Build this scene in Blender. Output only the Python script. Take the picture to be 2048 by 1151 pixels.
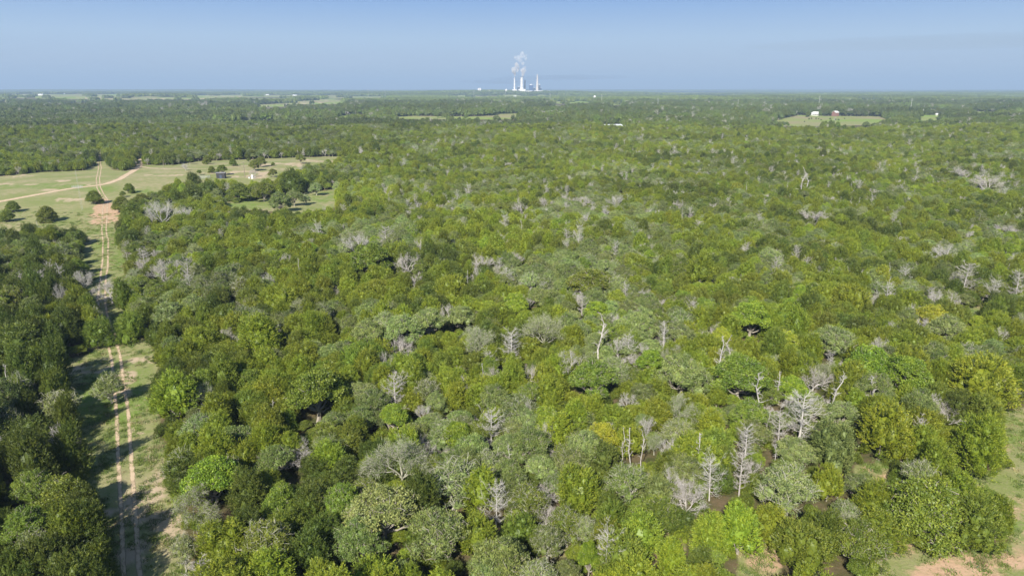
import bpy, math, random
import numpy as np
from mathutils import Vector, Matrix
R_ = math.radians
SC = bpy.context.scene
for _o in list(bpy.data.objects):
    bpy.data.objects.remove(_o)

# ------------------------------------------------------------ camera
H = 58.0
FOC = 1365.0                      # focal length in photograph pixels (2048 wide)
PITCH = math.atan((575.5 - 177.5) / FOC)
CP, SP = math.cos(PITCH), math.sin(PITCH)
cd = bpy.data.cameras.new('camera')
cam = bpy.data.objects.new('camera', cd)
SC.collection.objects.link(cam)
cam.location = (0, 0, H)
cam.rotation_euler = (math.pi / 2 - PITCH, 0, 0)
cd.sensor_width = 36.0
cd.lens = 36.0 * FOC / 2048.0
cd.clip_start = 1.0
cd.clip_end = 120000.0
SC.camera = cam

# ------------------------------------------------------------ sky, sun, exposure
SUN_EL, SUN_AZ = 36.0, 17.0       # shadows run away from the camera, slightly to the right
w = bpy.data.worlds.new("World")
SC.world = w
w.use_nodes = True
wn = w.node_tree
bg = wn.nodes['Background']
sky = wn.nodes.new('ShaderNodeTexSky')
sky.sky_type = 'NISHITA'
sky.sun_disc = False
sky.sun_elevation = R_(SUN_EL)
sky.sun_rotation = R_(180 + SUN_AZ)
sky.altitude = 0
sky.air_density = 1.0
sky.dust_density = 0.25
sky.ozone_density = 3.0
bg.inputs['Strength'].default_value = 0.066
# the air low over the horizon is a soft grey-blue: blend it in below about 20 degrees of elevation
_tc = wn.nodes.new('ShaderNodeTexCoord'); _sx = wn.nodes.new('ShaderNodeSeparateXYZ')
wn.links.new(_tc.outputs['Generated'], _sx.inputs[0])
_rp = wn.nodes.new('ShaderNodeValToRGB'); _e = _rp.color_ramp.elements
HK = 10.0                      # brightness of the low sky in sky-texture units
for _i, (_p, _c) in enumerate([(0.0, (.400, .480, .590)), (.03, (.430, .530, .660)), (.065, (.410, .555, .730)), (.125, (.195, .365, .700)), (.25, (.11, .26, .64))]):
    _el = _e[_i] if _i < 2 else _e.new(_p)
    _el.position = _p; _el.color = (*_c, 1)
wn.links.new(_sx.outputs['Z'], _rp.inputs[0])
_sc = wn.nodes.new('ShaderNodeVectorMath'); _sc.operation = 'SCALE'; _sc.inputs['Scale'].default_value = HK
wn.links.new(_rp.outputs['Color'], _sc.inputs[0])
_mr = wn.nodes.new('ShaderNodeMapRange'); _mr.inputs['From Min'].default_value = .16; _mr.inputs['From Max'].default_value = .4
_mr.inputs['To Min'].default_value = 1.0; _mr.inputs['To Max'].default_value = 0.0
wn.links.new(_sx.outputs['Z'], _mr.inputs['Value'])
_mx = wn.nodes.new('ShaderNodeMix'); _mx.data_type = 'RGBA'
wn.links.new(_mr.outputs['Result'], _mx.inputs['Factor']); wn.links.new(sky.outputs[0], _mx.inputs['A']); wn.links.new(_sc.outputs[0], _mx.inputs['B'])
wn.links.new(_mx.outputs['Result'], bg.inputs['Color'])
sl = bpy.data.lights.new('sun', 'SUN')
sl.energy = 5.0
sl.angle = R_(0.5)
sl.color = (1.0, 0.94, 0.84)
so = bpy.data.objects.new('sun', sl)
SC.collection.objects.link(so)
sdir = Vector((math.sin(R_(SUN_AZ)) * math.cos(R_(SUN_EL)), math.cos(R_(SUN_AZ)) * math.cos(R_(SUN_EL)), -math.sin(R_(SUN_EL))))
so.rotation_euler = sdir.to_track_quat('-Z', 'Y').to_euler()
SC.view_settings.view_transform = 'Standard'
SC.view_settings.look = 'None'
SC.view_settings.gamma = 1.0
SC.view_settings.exposure = 0.76
SC.cycles.volume_bounces = 0
SC.cycles.max_bounces = 6
SC.cycles.diffuse_bounces = 3
SC.cycles.transmission_bounces = 3
SC.cycles.transparent_max_bounces = 8

# ------------------------------------------------------------ terrain and projection
def hgt(x, y):
    x = np.asarray(x, float); y = np.asarray(y, float)
    near = np.clip((y - 60) / 200, 0, 1)
    h = near * (2.3 * np.sin(x / 85 + 1.3) * np.sin(y / 110 + .4) + 1.4 * np.sin(x / 47 - y / 71))
    far = np.clip((y - 600) / 800, 0, 1)
    h = h + 4.0 * np.exp(-((y - 900 - .12 * x) / 190) ** 2) - 5 * far * np.exp(-((y - 1350) / 300) ** 2)
    f2 = np.clip((y - 1800) / 3000, 0, 1)
    h = h + f2 * (6 * np.sin(x / 610 + 2) * np.sin(y / 830) + 5 * np.sin(x / 1400 - y / 1900 + 1))
    f3 = np.clip((y - 5000) / 8000, 0, 1)
    h = h + f3 * (14 + 12 * np.sin(x / 5200 + .6) * np.sin(y / 3100 + 1) + 5 * np.sin(x / 1700 + y / 2500))
    h = h + 24 * np.exp(-((x - 150) / 1500) ** 2 - ((y - 6600) / 900) ** 2)
    h = h + 9 * np.exp(-((x + 2700) / 1700) ** 2 - ((y - 4300) / 1300) ** 2)
    return h

def project(x, y, z):
    dep = y * CP + (H - z) * SP
    px = 1024 + FOC * x / dep
    py = 575.5 - FOC * (y * SP - (H - z) * CP) / dep
    return px, py, dep

TT = np.geomspace(12, 42000, 2600)
def at(px, py, zo=0.0):
    """where the line of sight through a pixel meets the ground raised by zo"""
    a = (px - 1024) / FOC; b = (575.5 - py) / FOC
    d = np.array([a, CP + b * SP, -SP + b * CP])
    X, Y, Z = d[0] * TT, d[1] * TT, H + d[2] * TT
    g = Z - hgt(X, Y) - zo
    k = np.argmax(g < 0)
    if k == 0:
        k = len(TT) - 1
        t = TT[k]
    else:
        t = TT[k - 1] + (TT[k] - TT[k - 1]) * g[k - 1] / (g[k - 1] - g[k])
    x, y = d[0] * t, d[1] * t
    return float(x), float(y), float(hgt(x, y)), float(t)

def inpoly(px, py, poly):
    n = len(poly); ins = np.zeros(np.shape(px), bool)
    j = n - 1
    for i in range(n):
        xi, yi = poly[i]; xj, yj = poly[j]
        if yi != yj:
            c = ((yi > py) != (yj > py)) & (px < (xj - xi) * (py - yi) / (yj - yi) + xi)
            ins ^= c
        j = i
    return ins

def vnoise(x, y, seed=0):
    """smooth value noise"""
    xi = np.floor(x).astype(np.int64); yi = np.floor(y).astype(np.int64)
    fx = x - xi; fy = y - yi
    fx = fx * fx * (3 - 2 * fx); fy = fy * fy * (3 - 2 * fy)
    def hsh(a, b):
        n = (a * 374761393 + b * 668265263 + seed * 1442695041) & 0x7fffffff
        n = ((n ^ (n >> 13)) * 1274126177) & 0x7fffffff
        return ((n ^ (n >> 16)) & 0xffff) / 65535.0
    return (hsh(xi, yi) * (1 - fx) + hsh(xi + 1, yi) * fx) * (1 - fy) + (hsh(xi, yi + 1) * (1 - fx) + hsh(xi + 1, yi + 1) * fx) * fy

# ------------------------------------------------------------ object helpers
COL = SC.collection
def tag(o, label=None, cat=None, group=None, kind=None):
    if label: o['label'] = label
    if cat: o['category'] = cat
    if group: o['group'] = group
    if kind: o['kind'] = kind
    return o

def mesh_from(name, V, F, mats, fmat=None, lv=None, smooth=False):
    me = bpy.data.meshes.new(name)
    V = np.asarray(V, np.float32)
    if isinstance(F, list):
        me.from_pydata(V.tolist(), [], F)
    else:
        F = np.asarray(F, np.int32)
        n, k = F.shape
        me.vertices.add(len(V)); me.vertices.foreach_set('co', V.ravel())
        me.loops.add(n * k); me.loops.foreach_set('vertex_index', F.ravel())
        me.polygons.add(n)
        me.polygons.foreach_set('loop_start', np.arange(0, n * k, k, dtype=np.int32))
        me.update(calc_edges=True)
    for m in mats: me.materials.append(m)
    if fmat is not None: me.polygons.foreach_set('material_index', np.asarray(fmat, np.int32))
    if lv is not None:
        at_ = me.attributes.new('lv', 'FLOAT', 'FACE'); at_.data.foreach_set('value', np.asarray(lv, np.float32))
    me.polygons.foreach_set('use_smooth', np.full(len(me.polygons), smooth))
    me.update()
    return me

def mobj(name, me, parent=None):
    o = bpy.data.objects.new(name, me); COL.objects.link(o)
    if parent: o.parent = parent
    return o

def empty(name, loc, rz=0, sc=1.0):
    o = bpy.data.objects.new(name, None); COL.objects.link(o)
    o.location = loc; o.rotation_euler = (0, 0, rz)
    o.scale = (sc, sc, sc)
    o.empty_display_size = .3
    return o

# ------------------------------------------------------------ materials
def mat(name):
    m = bpy.data.materials.new(name); m.use_nodes = True
    return m, m.node_tree, m.node_tree.nodes['Principled BSDF']

def plain(name, col, rough=.7, noise=.12, scale=1.0, metal=0):
    m, nt, b = mat(name)
    n = nt.nodes.new('ShaderNodeTexNoise'); n.inputs['Scale'].default_value = scale
    tc = nt.nodes.new('ShaderNodeTexCoord'); nt.links.new(tc.outputs['Object'], n.inputs['Vector'])
    mx = nt.nodes.new('ShaderNodeMix'); mx.data_type = 'RGBA'
    mx.inputs['A'].default_value = (*[c * (1 - noise) for c in col], 1)
    mx.inputs['B'].default_value = (*[min(1, c * (1 + noise)) for c in col], 1)
    nt.links.new(n.outputs['Fac'], mx.inputs['Factor'])
    nt.links.new(mx.outputs['Result'], b.inputs['Base Color'])
    b.inputs['Roughness'].default_value = rough
    b.inputs['Metallic'].default_value = metal
    return m

def leaf_material():
    m = bpy.data.materials.new('foliage'); m.use_nodes = True
    nt = m.node_tree; nt.nodes.clear()
    out = nt.nodes.new('ShaderNodeOutputMaterial')
    ti = nt.nodes.new('ShaderNodeAttribute'); ti.attribute_type = 'INSTANCER'; ti.attribute_name = 'tint'
    lv = nt.nodes.new('ShaderNodeAttribute'); lv.attribute_type = 'GEOMETRY'; lv.attribute_name = 'lv'
    # leaf to leaf variation: brighter leaves are also a little yellower
    hs = nt.nodes.new('ShaderNodeHueSaturation')
    mr = nt.nodes.new('ShaderNodeMapRange'); mr.inputs['From Min'].default_value = .5; mr.inputs['From Max'].default_value = 1.5
    mr.inputs['To Min'].default_value = .525; mr.inputs['To Max'].default_value = .478
    nt.links.new(lv.outputs['Fac'], mr.inputs['Value'])
    nt.links.new(mr.outputs['Result'], hs.inputs['Hue'])
    nt.links.new(lv.outputs['Fac'], hs.inputs['Value'])
    nt.links.new(ti.outputs['Color'], hs.inputs['Color'])
    d = nt.nodes.new('ShaderNodeBsdfDiffuse'); nt.links.new(hs.outputs[0], d.inputs['Color'])
    t = nt.nodes.new('ShaderNodeBsdfTranslucent'); nt.links.new(hs.outputs[0], t.inputs['Color'])
    g = nt.nodes.new('ShaderNodeBsdfGlossy'); g.inputs['Roughness'].default_value = .5; g.inputs['Color'].default_value = (.9, .95, 1, 1)
    m1 = nt.nodes.new('ShaderNodeMixShader'); m1.inputs[0].default_value = .13
    m2 = nt.nodes.new('ShaderNodeMixShader'); m2.inputs[0].default_value = .025
    nt.links.new(d.outputs[0], m1.inputs[1]); nt.links.new(t.outputs[0], m1.inputs[2])
    nt.links.new(m1.outputs[0], m2.inputs[1]); nt.links.new(g.outputs[0], m2.inputs[2])
    nt.links.new(m2.outputs[0], out.inputs['Surface'])
    return m
LEAF = leaf_material()
BARK = plain('grey_bark', (.30, .27, .22), .9, .35, 3)
PALE = plain('lichen_bark', (.38, .37, .29), .9, .25, 3)
BLEACH = plain('bleached_wood', (.46, .44, .40), .9, .2, 2)
GREYW = plain('grey_deadwood', (.42, .40, .37), .9, .2, 2)
PINKW = plain('dead_twigs', (.43, .40, .365), .9, .25, 2)

# ------------------------------------------------------------ tree prototypes
class Geo:
    """collects tubes (quads stored as two triangles) and leaf triangles"""
    def __init__(s): s.V = []; s.F = []; s.L = []; s.n = 0
    def add(s, V, F, L):
        s.V.append(V); s.F.append(F + s.n); s.n += len(V)
        s.L.append(np.broadcast_to(np.asarray(L, float), (len(F),)))
    def tube(s, P, Rd, k=4):
        P = np.asarray(P, float); n = len(P)
        Rd = np.asarray(Rd, float)
        T = np.gradient(P, axis=0); T /= np.linalg.norm(T, axis=1)[:, None] + 1e-9
        ref = np.array([.3, .1, 1.0]) if abs(T[0][2]) < .8 else np.array([1.0, .2, 0])
        U = np.cross(T, ref); U /= np.linalg.norm(U, axis=1)[:, None] + 1e-9
        W = np.cross(T, U)
        a = np.arange(k) * 2 * math.pi / k
        V = P[:, None] + (U[:, None] * np.cos(a)[None, :, None] + W[:, None] * np.sin(a)[None, :, None]) * Rd[:, None, None]
        V = V.reshape(-1, 3)
        F = []
        for i in range(n - 1):
            for j in range(k):
                A, B = i * k + j, i * k + (j + 1) % k
                F += [(A, B, B + k), (A, B + k, A + k)]
        s.add(V, np.array(F), 1.0)
    def tris(s, base, d, ln, wd, lv, rng):
        n = len(base)
        d = d / (np.linalg.norm(d, axis=1)[:, None] + 1e-9)
        r = rng.normal(size=(n, 3)); p = np.cross(d, r); p /= np.linalg.norm(p, axis=1)[:, None] + 1e-9
        ln = np.broadcast_to(ln, (n,))[:, None]; wd = np.broadcast_to(wd, (n,))[:, None]
        V = np.stack([base - p * wd / 2, base + p * wd / 2, base + d * ln], 1).reshape(-1, 3)
        s.add(V, np.arange(3 * n).reshape(n, 3), lv)
    def blob(s, c, rad, rng, lv=.8, nu=9, nv=6, rough=.13):
        vs = []; 
        for i in range(nv + 1):
            t = math.pi * i / nv
            for j in range(nu):
                a = 2 * math.pi * j / nu
                k = 1 + rng.uniform(-rough, rough)
                vs.append((c[0] + rad[0] * math.sin(t) * math.cos(a) * k, c[1] + rad[1] * math.sin(t) * math.sin(a) * k, c[2] + rad[2] * math.cos(t) * k))
        F = []
        for i in range(nv):
            for j in range(nu):
                A = i * nu + j; B = i * nu + (j + 1) % nu
                F += [(A, A + nu, B + nu), (A, B + nu, B)]
        F = np.array(F)
        s.add(np.array(vs), F, lv * rng.uniform(.85, 1.15, len(F)))
    def out(s):
        if not s.V: return np.zeros((0, 3)), np.zeros((0, 3), int), np.zeros(0)
        return np.concatenate(s.V), np.concatenate(s.F), np.concatenate(s.L)

def unit(v): return v / (np.linalg.norm(v) + 1e-9)

def cedar(seed, hh=7.6, rr=2.75, lo=False, nl=None, cone=.5):
    rng = np.random.default_rng(seed)
    cr, tr = Geo(), Geo()
    lob = [(np.array([0, 0, hh * .46]), np.array([rr * .8, rr * .8, hh * .44]))]
    nl = nl or (4 if lo else int(rng.integers(8, 13)))
    for i in range(nl):
        a = i * 2.4 + rng.uniform(-.4, .4)
        t = rng.uniform(.18, .78)
        off = rr * (1 - cone * t) * rng.uniform(.45, .72)
        r = rr * rng.uniform(.28, .48) * (1.15 - .5 * t)
        lob.append((np.array([math.cos(a) * off, math.sin(a) * off, hh * t]), np.array([r, r, r * rng.uniform(1.1, 1.9)])))
    tops = rng.integers(1, 4)
    for i in range(tops):
        a = rng.uniform(0, 6.28); off = rr * rng.uniform(0, .35)
        lob.append((np.array([math.cos(a) * off, math.sin(a) * off, hh * rng.uniform(.76, .88)]), np.array([rr * .28, rr * .28, hh * .16])))
    for i, (c, rd) in enumerate(lob):
        cr.blob(c, rd * (.60 if not lo else .88), rng, .9, 8 if lo else 9, 6, .14 if not lo else .2)
        n = int((90 if lo else 185) * (rd[0] * rd[2]) / (rr * .4) ** 2 / 2.2) + 10
        d = rng.normal(size=(n * 2, 3)); d /= np.linalg.norm(d, axis=1)[:, None]
        d = d[d[:, 2] > -.55][:n]
        p = c + d * rd * rng.uniform(.82, 1.02, (len(d), 1))
        keep = np.ones(len(p), bool)
        for j, (c2, r2) in enumerate(lob):
            if j != i: keep &= (((p - c2) / r2) ** 2).sum(1) > .72
        keep &= p[:, 2] > .25
        p, d = p[keep], d[keep]
        ax = d * np.array([.9, .9, .5]) + np.array([0, 0, .62]) + rng.normal(size=d.shape) * .22
        ax /= np.linalg.norm(ax, axis=1)[:, None]
        if lo:
            cr.tris(p, rng.normal(size=ax.shape) + d * .3, rng.uniform(.4, .6, len(p)), rng.uniform(.35, .55, len(p)), rng.uniform(.75, 1.25, len(p)), rng)
        else:
            K = 17
            plen = rng.uniform(.4, 1.15, len(p))[:, None, None]
            tt = rng.uniform(0, 1, (len(p), K, 1)) ** .8
            b = p[:, None] - ax[:, None] * .12 + ax[:, None] * tt * plen + rng.normal(size=(len(p), K, 3)) * .11 * (1.15 - tt)
            dd = ax[:, None] + rng.normal(size=(len(p), K, 3)) * .42
            lvp = rng.uniform(.62, 1.42, (len(p), 1)) * rng.uniform(.85, 1.15, (len(p), K))
            cr.tris(b.reshape(-1, 3), dd.reshape(-1, 3), rng.uniform(.13, .27, len(p) * K), rng.uniform(.055, .12, len(p) * K), lvp.ravel(), rng)
    tr.tube([(0, 0, -.3), (.05, .03, 1.2), (0, .1, hh * .6)], [.2, .16, .05], 5)
    for i in range(3):
        a = i * 2.1 + rng.uniform(0, 1)
        tr.tube([(0, 0, .3), (math.cos(a) * .6, math.sin(a) * .6, 1.3), (math.cos(a) * 1.2, math.sin(a) * 1.2, hh * .45)], [.12, .09, .03], 4)
    return dict(parts=[('crown', cr, LEAF), ('trunk', tr, BARK)], w=2 * rr * 1.08, zc=hh * .5)

def curve(a, b, rng, bend=.12, n=5, lift=.0):
    a, b = np.asarray(a, float), np.asarray(b, float)
    L = np.linalg.norm(b - a)
    t = np.linspace(0, 1, n)[:, None]
    P = a + (b - a) * t
    m = rng.normal(size=3) * bend * L; m[2] += lift * L
    P += m * np.sin(t * math.pi)
    P[1:-1] += rng.normal(size=(n - 2, 3)) * L * .035
    return P

def oak(seed, hh=8.2, rr=4.2, ns=13, leafn=46, bare=.25, barkm=None, tall=1.7, lo=False, lsz=.2, flat=.9, core=.56, dome=.72):
    ns = ns + 4
    """broad crown: trunk, curved limbs to sub-crowns, twigs to leaf clusters"""
    rng = np.random.default_rng(seed)
    cr, tr, lm = Geo(), Geo(), Geo()
    barkm = barkm or BARK
    tr.tube(curve((0, 0, -.3), (rng.uniform(-.3, .3), rng.uniform(-.3, .3), tall), rng, .05), np.linspace(.3, .22, 5), 6)
    top = np.array([0, 0, tall])
    gold = 2.39996
    for i in range(ns):
        f = (i + .5) / ns
        rad = rr * .74 * math.sqrt(f) * rng.uniform(.85, 1.12)
        a = i * gold + rng.uniform(-.3, .3)
        zc = hh * (.80 - dome * (rad / rr) ** 2) * rng.uniform(.9, 1.06)
        c = np.array([rad * math.cos(a), rad * math.sin(a), zc])
        r = rr * rng.uniform(.27, .42)
        rd = np.array([r, r, r * flat])
        if not lo:
            P = curve(top, c - (0, 0, .25 * r), rng, .12, 6, -.05)
            lm.tube(P, np.linspace(.15, .05, 6), 4)
        cr.blob(c - (0, 0, .12 * r), rd * core * (1.4 if lo else 1), rng, .95, 8, 6, .2)
        n = (14 if lo else int(29 * rng.uniform(.7, 1.2)))
        d = rng.normal(size=(n * 2, 3)); d /= np.linalg.norm(d, axis=1)[:, None]
        d = d[d[:, 2] > -.35][:n]
        p = c + d * rd * rng.uniform(.75, 1.08, (len(d), 1))
        if lo:
            pp = np.repeat(p, 5, 0) + rng.normal(size=(len(p) * 5, 3)) * .3
            cr.tris(pp, rng.normal(size=pp.shape) + (0, 0, .3), .55, .5, rng.uniform(.75, 1.25, len(pp)), rng)
            continue
        for q, dq in zip(p, d):
            ext = rng.random() < bare
            end = q + dq * (rng.uniform(.35, .9) if ext else .1)
            lm.tube(curve(c - (0, 0, .2 * r), end, rng, .18, 4), [.05, .04, .032, .012], 3)
            if ext and rng.random() < .5: 
                continue
            nn = int(leafn * rng.uniform(.6, 1.2))
            e = rng.normal(size=(nn, 3)); e /= np.linalg.norm(e, axis=1)[:, None]
            sz = rng.uniform(.4, .68)
            b = q + e * np.array([sz, sz, sz * .6]) * rng.uniform(.4, 1.05, (nn, 1))
            lvq = rng.uniform(.65, 1.38) * rng.uniform(.82, 1.18, nn)
            cr.tris(b, e * .6 + rng.normal(size=e.shape) * .6 + (0, 0, .15), rng.uniform(.7, 1.25, nn) * lsz, rng.uniform(.55, 1.0, nn) * lsz, lvq, rng)
    return dict(parts=[('crown', cr, LEAF), ('branches', lm, barkm), ('trunk', tr, barkm)] if not lo else [('crown', cr, LEAF), ('trunk', tr, barkm)], w=2 * rr * .98, zc=hh * .62)

def skeleton(seed, hh=9.0, rr=3.6, m=None, nb=38, hair=2600, droop=.0):
    """dead conifer-like tree: one pole, uneven side boughs that sweep upward and fork into fine twigs"""
    rng = np.random.default_rng(seed)
    tr, lm = Geo(), Geo()
    lean = rng.normal(size=2) * .04 * hh
    T = np.array([(0, 0, -.3), (lean[0] * .3, lean[1] * .3, hh * .35), (lean[0] * .7, lean[1] * .7, hh * .7), (lean[0], lean[1], hh)])
    tr.tube(T, [.22, .16, .09, .02], 6)
    hb, hd = [], []
    for i in range(nb):
        t = .2 + .74 * (i + rng.random()) / nb
        a = i * 2.4 + rng.uniform(-.7, .7)
        L = rr * (math.sin(math.pi * min(1, .12 + .86 * t)) ** .6) * rng.choice([rng.uniform(.3, .65), rng.uniform(.75, 1.15)], p=[.4, .6]) + .2
        b = np.array([np.interp(t, [0, .35, .7, 1], T[:, k]) for k in range(3)])
        dirn = np.array([math.cos(a), math.sin(a), 0])
        e = b + dirn * L + (0, 0, L * rng.uniform(.1, .75) * (.5 + t) - droop * L)
        P = curve(b, e, rng, .09, 5, -.12)
        lm.tube(P, [.05, .04, .03, .02, .008], 3)
        for j in range(8):
            s = rng.uniform(.2, .95); k = int(s * 4); f = s * 4 - k
            q = P[k] * (1 - f) + P[min(k + 1, 4)] * f
            side = np.cross(dirn, (0, 0, 1)) * rng.choice([-1, 1])
            dd = dirn * rng.uniform(.3, .9) + side * rng.uniform(.3, 1.1) + (0, 0, rng.uniform(-.1, .8))
            l2 = L * rng.uniform(.2, .5)
            P2 = curve(q, q + unit(dd) * l2, rng, .12, 4)
            lm.tube(P2, [.02, .015, .011, .005], 3)
            for _ in range(9):
                hb.append(P2[rng.integers(1, 4)]); hd.append(unit(dd) + rng.normal(size=3) * .55)
    hb, hd = np.array(hb), np.array(hd)
    n = min(hair, len(hb)); sel = rng.permutation(len(hb))[:n]
    lm.tris(hb[sel], hd[sel], rng.uniform(.25, .75, n), .024, 1.0, rng)
    return dict(parts=[('branches', lm, m or BLEACH), ('trunk', tr, m or BLEACH)], w=2 * rr * 1.02, zc=hh * .58)

def spreading(seed, hh=6.5, rr=3.2, m=None, lev=4, hair=1800, leaves=0, stems=5, lsz=.13, up=.55):
    """dead or half dead broadleaf: forking limbs and a haze of fine twigs"""
    rng = np.random.default_rng(seed)
    tr, lm, cr = Geo(), Geo(), Geo()
    tr.tube(curve((0, 0, -.3), (0, 0, hh * .2), rng, .03, 3), [.24, .2, .17], 6)
    tips = []
    def grow(p, d, L, r, lv):
        e = p + d * L
        P = curve(p, e, rng, .12, 4)
        lm.tube(P, np.linspace(r, r * .6, 4), 4 if lv < 2 else 3)
        if lv >= lev:
            tips.append((e, d)); return
        for k in range(rng.integers(2, 5) if lv > 0 else 3):
            nd = unit(d + rng.normal(size=3) * np.array([.5, .5, .32]) + (0, 0, .08))
            grow(P[rng.integers(2, 4)], nd, L * rng.uniform(.58, .85), r * .58, lv + 1)
        tips.append((P[2], d))
    for i in range(stems):
        a = i * 6.283 / stems + rng.uniform(-.4, .4)
        el = rng.uniform(.35, 1.2)
        d = unit(np.array([math.cos(a) * math.cos(el), math.sin(a) * math.cos(el), math.sin(el) * up * 2]))
        grow(np.array([0, 0, hh * .2]), d, hh * .30, .11, 0)
    V = np.concatenate([t[0][None] for t in tips]); D = np.array([t[1] for t in tips])
    k = rng.integers(0, len(V), hair)
    b = V[k] + rng.normal(size=(hair, 3)) * .18
    lm.tris(b, D[k] + rng.normal(size=(hair, 3)) * .55, rng.uniform(.3, .9, hair), .035, 1, rng)
    if leaves:
        k = rng.integers(0, len(V), leaves)
        b = V[k] + rng.normal(size=(leaves, 3)) * .38
        cr.tris(b, rng.normal(size=(leaves, 3)), rng.uniform(.8, 1.3, leaves) * lsz, lsz * .8, rng.uniform(.75, 1.25, leaves), rng)
    # scale the whole to the wanted radius and height
    V, F, L = lm.out()
    s = rr / (np.percentile(np.abs(V[:, :2]), 97)); sz = hh / V[:, 2].max()
    for g in (lm, cr, tr):
        for A in g.V: A *= np.array([s, s, sz])
    ps = [('branches', lm, m or PINKW), ('trunk', tr, m or PINKW)]
    if leaves: ps.insert(0, ('crown', cr, LEAF))
    return dict(parts=ps, w=2 * rr * .84, zc=hh * .6)

def snag(seed, hh=8.0, m=None):
    rng = np.random.default_rng(seed)
    tr, lm = Geo(), Geo()
    e = np.array([rng.uniform(-.6, .6), rng.uniform(-.6, .6), hh])
    P = curve((0, 0, -.3), e, rng, .03, 6)
    tr.tube(P, np.linspace(.15, .04, 6), 6)
    for i in range(22):
        t = rng.uniform(.3, 1); k = min(4, int(t * 5)); q = P[k] + (P[k + 1] - P[k]) * (t * 5 - k if t < 1 else 1)
        a = rng.uniform(0, 6.28)
        L = rng.uniform(.4, 1.8) * (1.3 - t)
        Q = curve(q, q + np.array([math.cos(a) * L, math.sin(a) * L, L * rng.uniform(.2, .9)]), rng, .15, 4)
        lm.tube(Q, [.05, .04, .028, .01], 3)
        n = 5
        lm.tris(np.repeat(Q[2:3], n, 0), rng.normal(size=(n, 3)) + (0, 0, .6), rng.uniform(.3, .7, n), .035, 1, rng)
    return dict(parts=[('branches', lm, m or BLEACH), ('trunk', tr, m or BLEACH)], w=2.6, zc=hh * .6)

# every kind: list of prototypes
def build_parts(p, kind):
    out = []
    for nm, g, m in p['parts']:
        V, F, L = g.out()
        out.append((nm, mesh_from(kind + '_' + nm, V, F, [m], lv=L)))
    p['meshes'] = out
    return p
def joined(p, name):
    Vs, Fs, Ls, Ms, n, mats = [], [], [], [], 0, []
    for nm, g, m in p['parts']:
        V, F, L = g.out()
        if m not in mats: mats.append(m)
        Vs.append(V); Fs.append(F + n); Ls.append(L); Ms.append(np.full(len(F), mats.index(m))); n += len(V)
    me = mesh_from(name, np.concatenate(Vs), np.concatenate(Fs), mats, np.concatenate(Ms), np.concatenate(Ls))
    return bpy.data.objects.new(name, me)          # never linked: only a source for the uncountable woodland

PROTO = {
 'C': [cedar(11, 7.0, 2.9), cedar(12, 7.4, 2.7), cedar(13, 6.4, 3.2, cone=.3), cedar(14, 7.2, 2.8, cone=.6), cedar(15, 6.4, 3.4, cone=.15), cedar(16, 7.8, 2.8, cone=.7), cedar(17, 6.2, 3.5, cone=.1), cedar(18, 6.8, 3.1, cone=.35)],
 'O': [oak(21, 8, 4.2, bare=.12), oak(22, 7.4, 3.9, 11, bare=.16), oak(23, 8.6, 4.4, 15, bare=.1), oak(24, 7.8, 4.0, 12, leafn=36, bare=.2)],
 'W': [oak(31, 8, 4.2, 13, leafn=30, bare=.55, barkm=PALE, core=.5), oak(32, 7.6, 4.0, 11, leafn=26, bare=.6, barkm=PALE, core=.48), oak(33, 8.2, 4.3, 14, leafn=32, bare=.5, barkm=PALE, core=.5)],
 'G': [oak(41, 8, 3.7, 13, leafn=60, bare=.03, flat=.75, core=.56), oak(42, 7.6, 3.4, 11, leafn=62, bare=.02, flat=.8, core=.56), oak(43, 7.4, 3.9, 15, leafn=58, bare=.03, flat=.75, core=.58), oak(44, 6.4, 3.7, 24, leafn=54, bare=.05, tall=.7, flat=.95, core=.6, dome=1.15)],
 'D': [skeleton(51), skeleton(52, 8.6, 3.2, GREYW, nb=32), skeleton(53, 9.4, 2.8, PINKW, nb=34)],
 'B': [spreading(61), spreading(62, 6.0, 3.0, stems=6), spreading(63, 7.0, 2.7, BLEACH, stems=5)],
 'S': [snag(71, 8, GREYW), snag(72, 9, PINKW), snag(73, 7.2, GREYW)],
 'H': [spreading(81, 7.6, 3.9, PALE, leaves=6500, lsz=.15, hair=4500, stems=6), spreading(82, 7.2, 3.7, PALE, leaves=9500, stems=7, lsz=.15, hair=4000)],
}
NAME = {'C': ('cedar_tree', 'cedar'), 'O': ('oak_tree', 'oak'), 'W': ('oak_tree', 'oak'), 'G': ('leafy_tree', 'leafy tree'),
        'D': ('dead_tree', 'dead tree'), 'B': ('dead_tree', 'dead tree'), 'S': ('dead_tree', 'dead tree'), 'H': ('dying_tree', 'dying tree')}
KIND = {'C': 'C', 'O': 'O', 'W': 'O', 'G': 'G', 'D': 'D', 'B': 'D', 'S': 'D', 'H': 'H'}
for k, ps in PROTO.items():
    for p in ps: build_parts(p, NAME[k][0])
LOW = {'C': [cedar(111, 7, 3.2, lo=True), cedar(112, 7.2, 3.0, lo=True, cone=.3), cedar(113, 6.8, 3.4, lo=True, cone=.3), cedar(114, 7.0, 3.1, lo=True)],
       'O': [oak(121, 7.8, 4.0, 9, lo=True), oak(122, 7.4, 4.2, 8, lo=True), oak(123, 8.2, 4.0, 10, lo=True)],
       'G': [oak(141, 7.6, 3.7, 9, lo=True), oak(142, 8, 3.8, 9, lo=True)]}

# leaf colours: reflectance of the leaves themselves
TINT = {'olive': (.192, .240, .020), 'golden': (.218, .262, .022), 'dark': (.098, .132, .019), 'green': (.155, .216, .025),
        'grey': (.160, .206, .052), 'bright': (.215, .292, .026), 'vivid': (.172, .250, .024), 'yellow': (.300, .340, .030),
        'pale': (.212, .272, .078), 'mid': (.144, .184, .022), 'red': (.22, .10, .06)}

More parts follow.
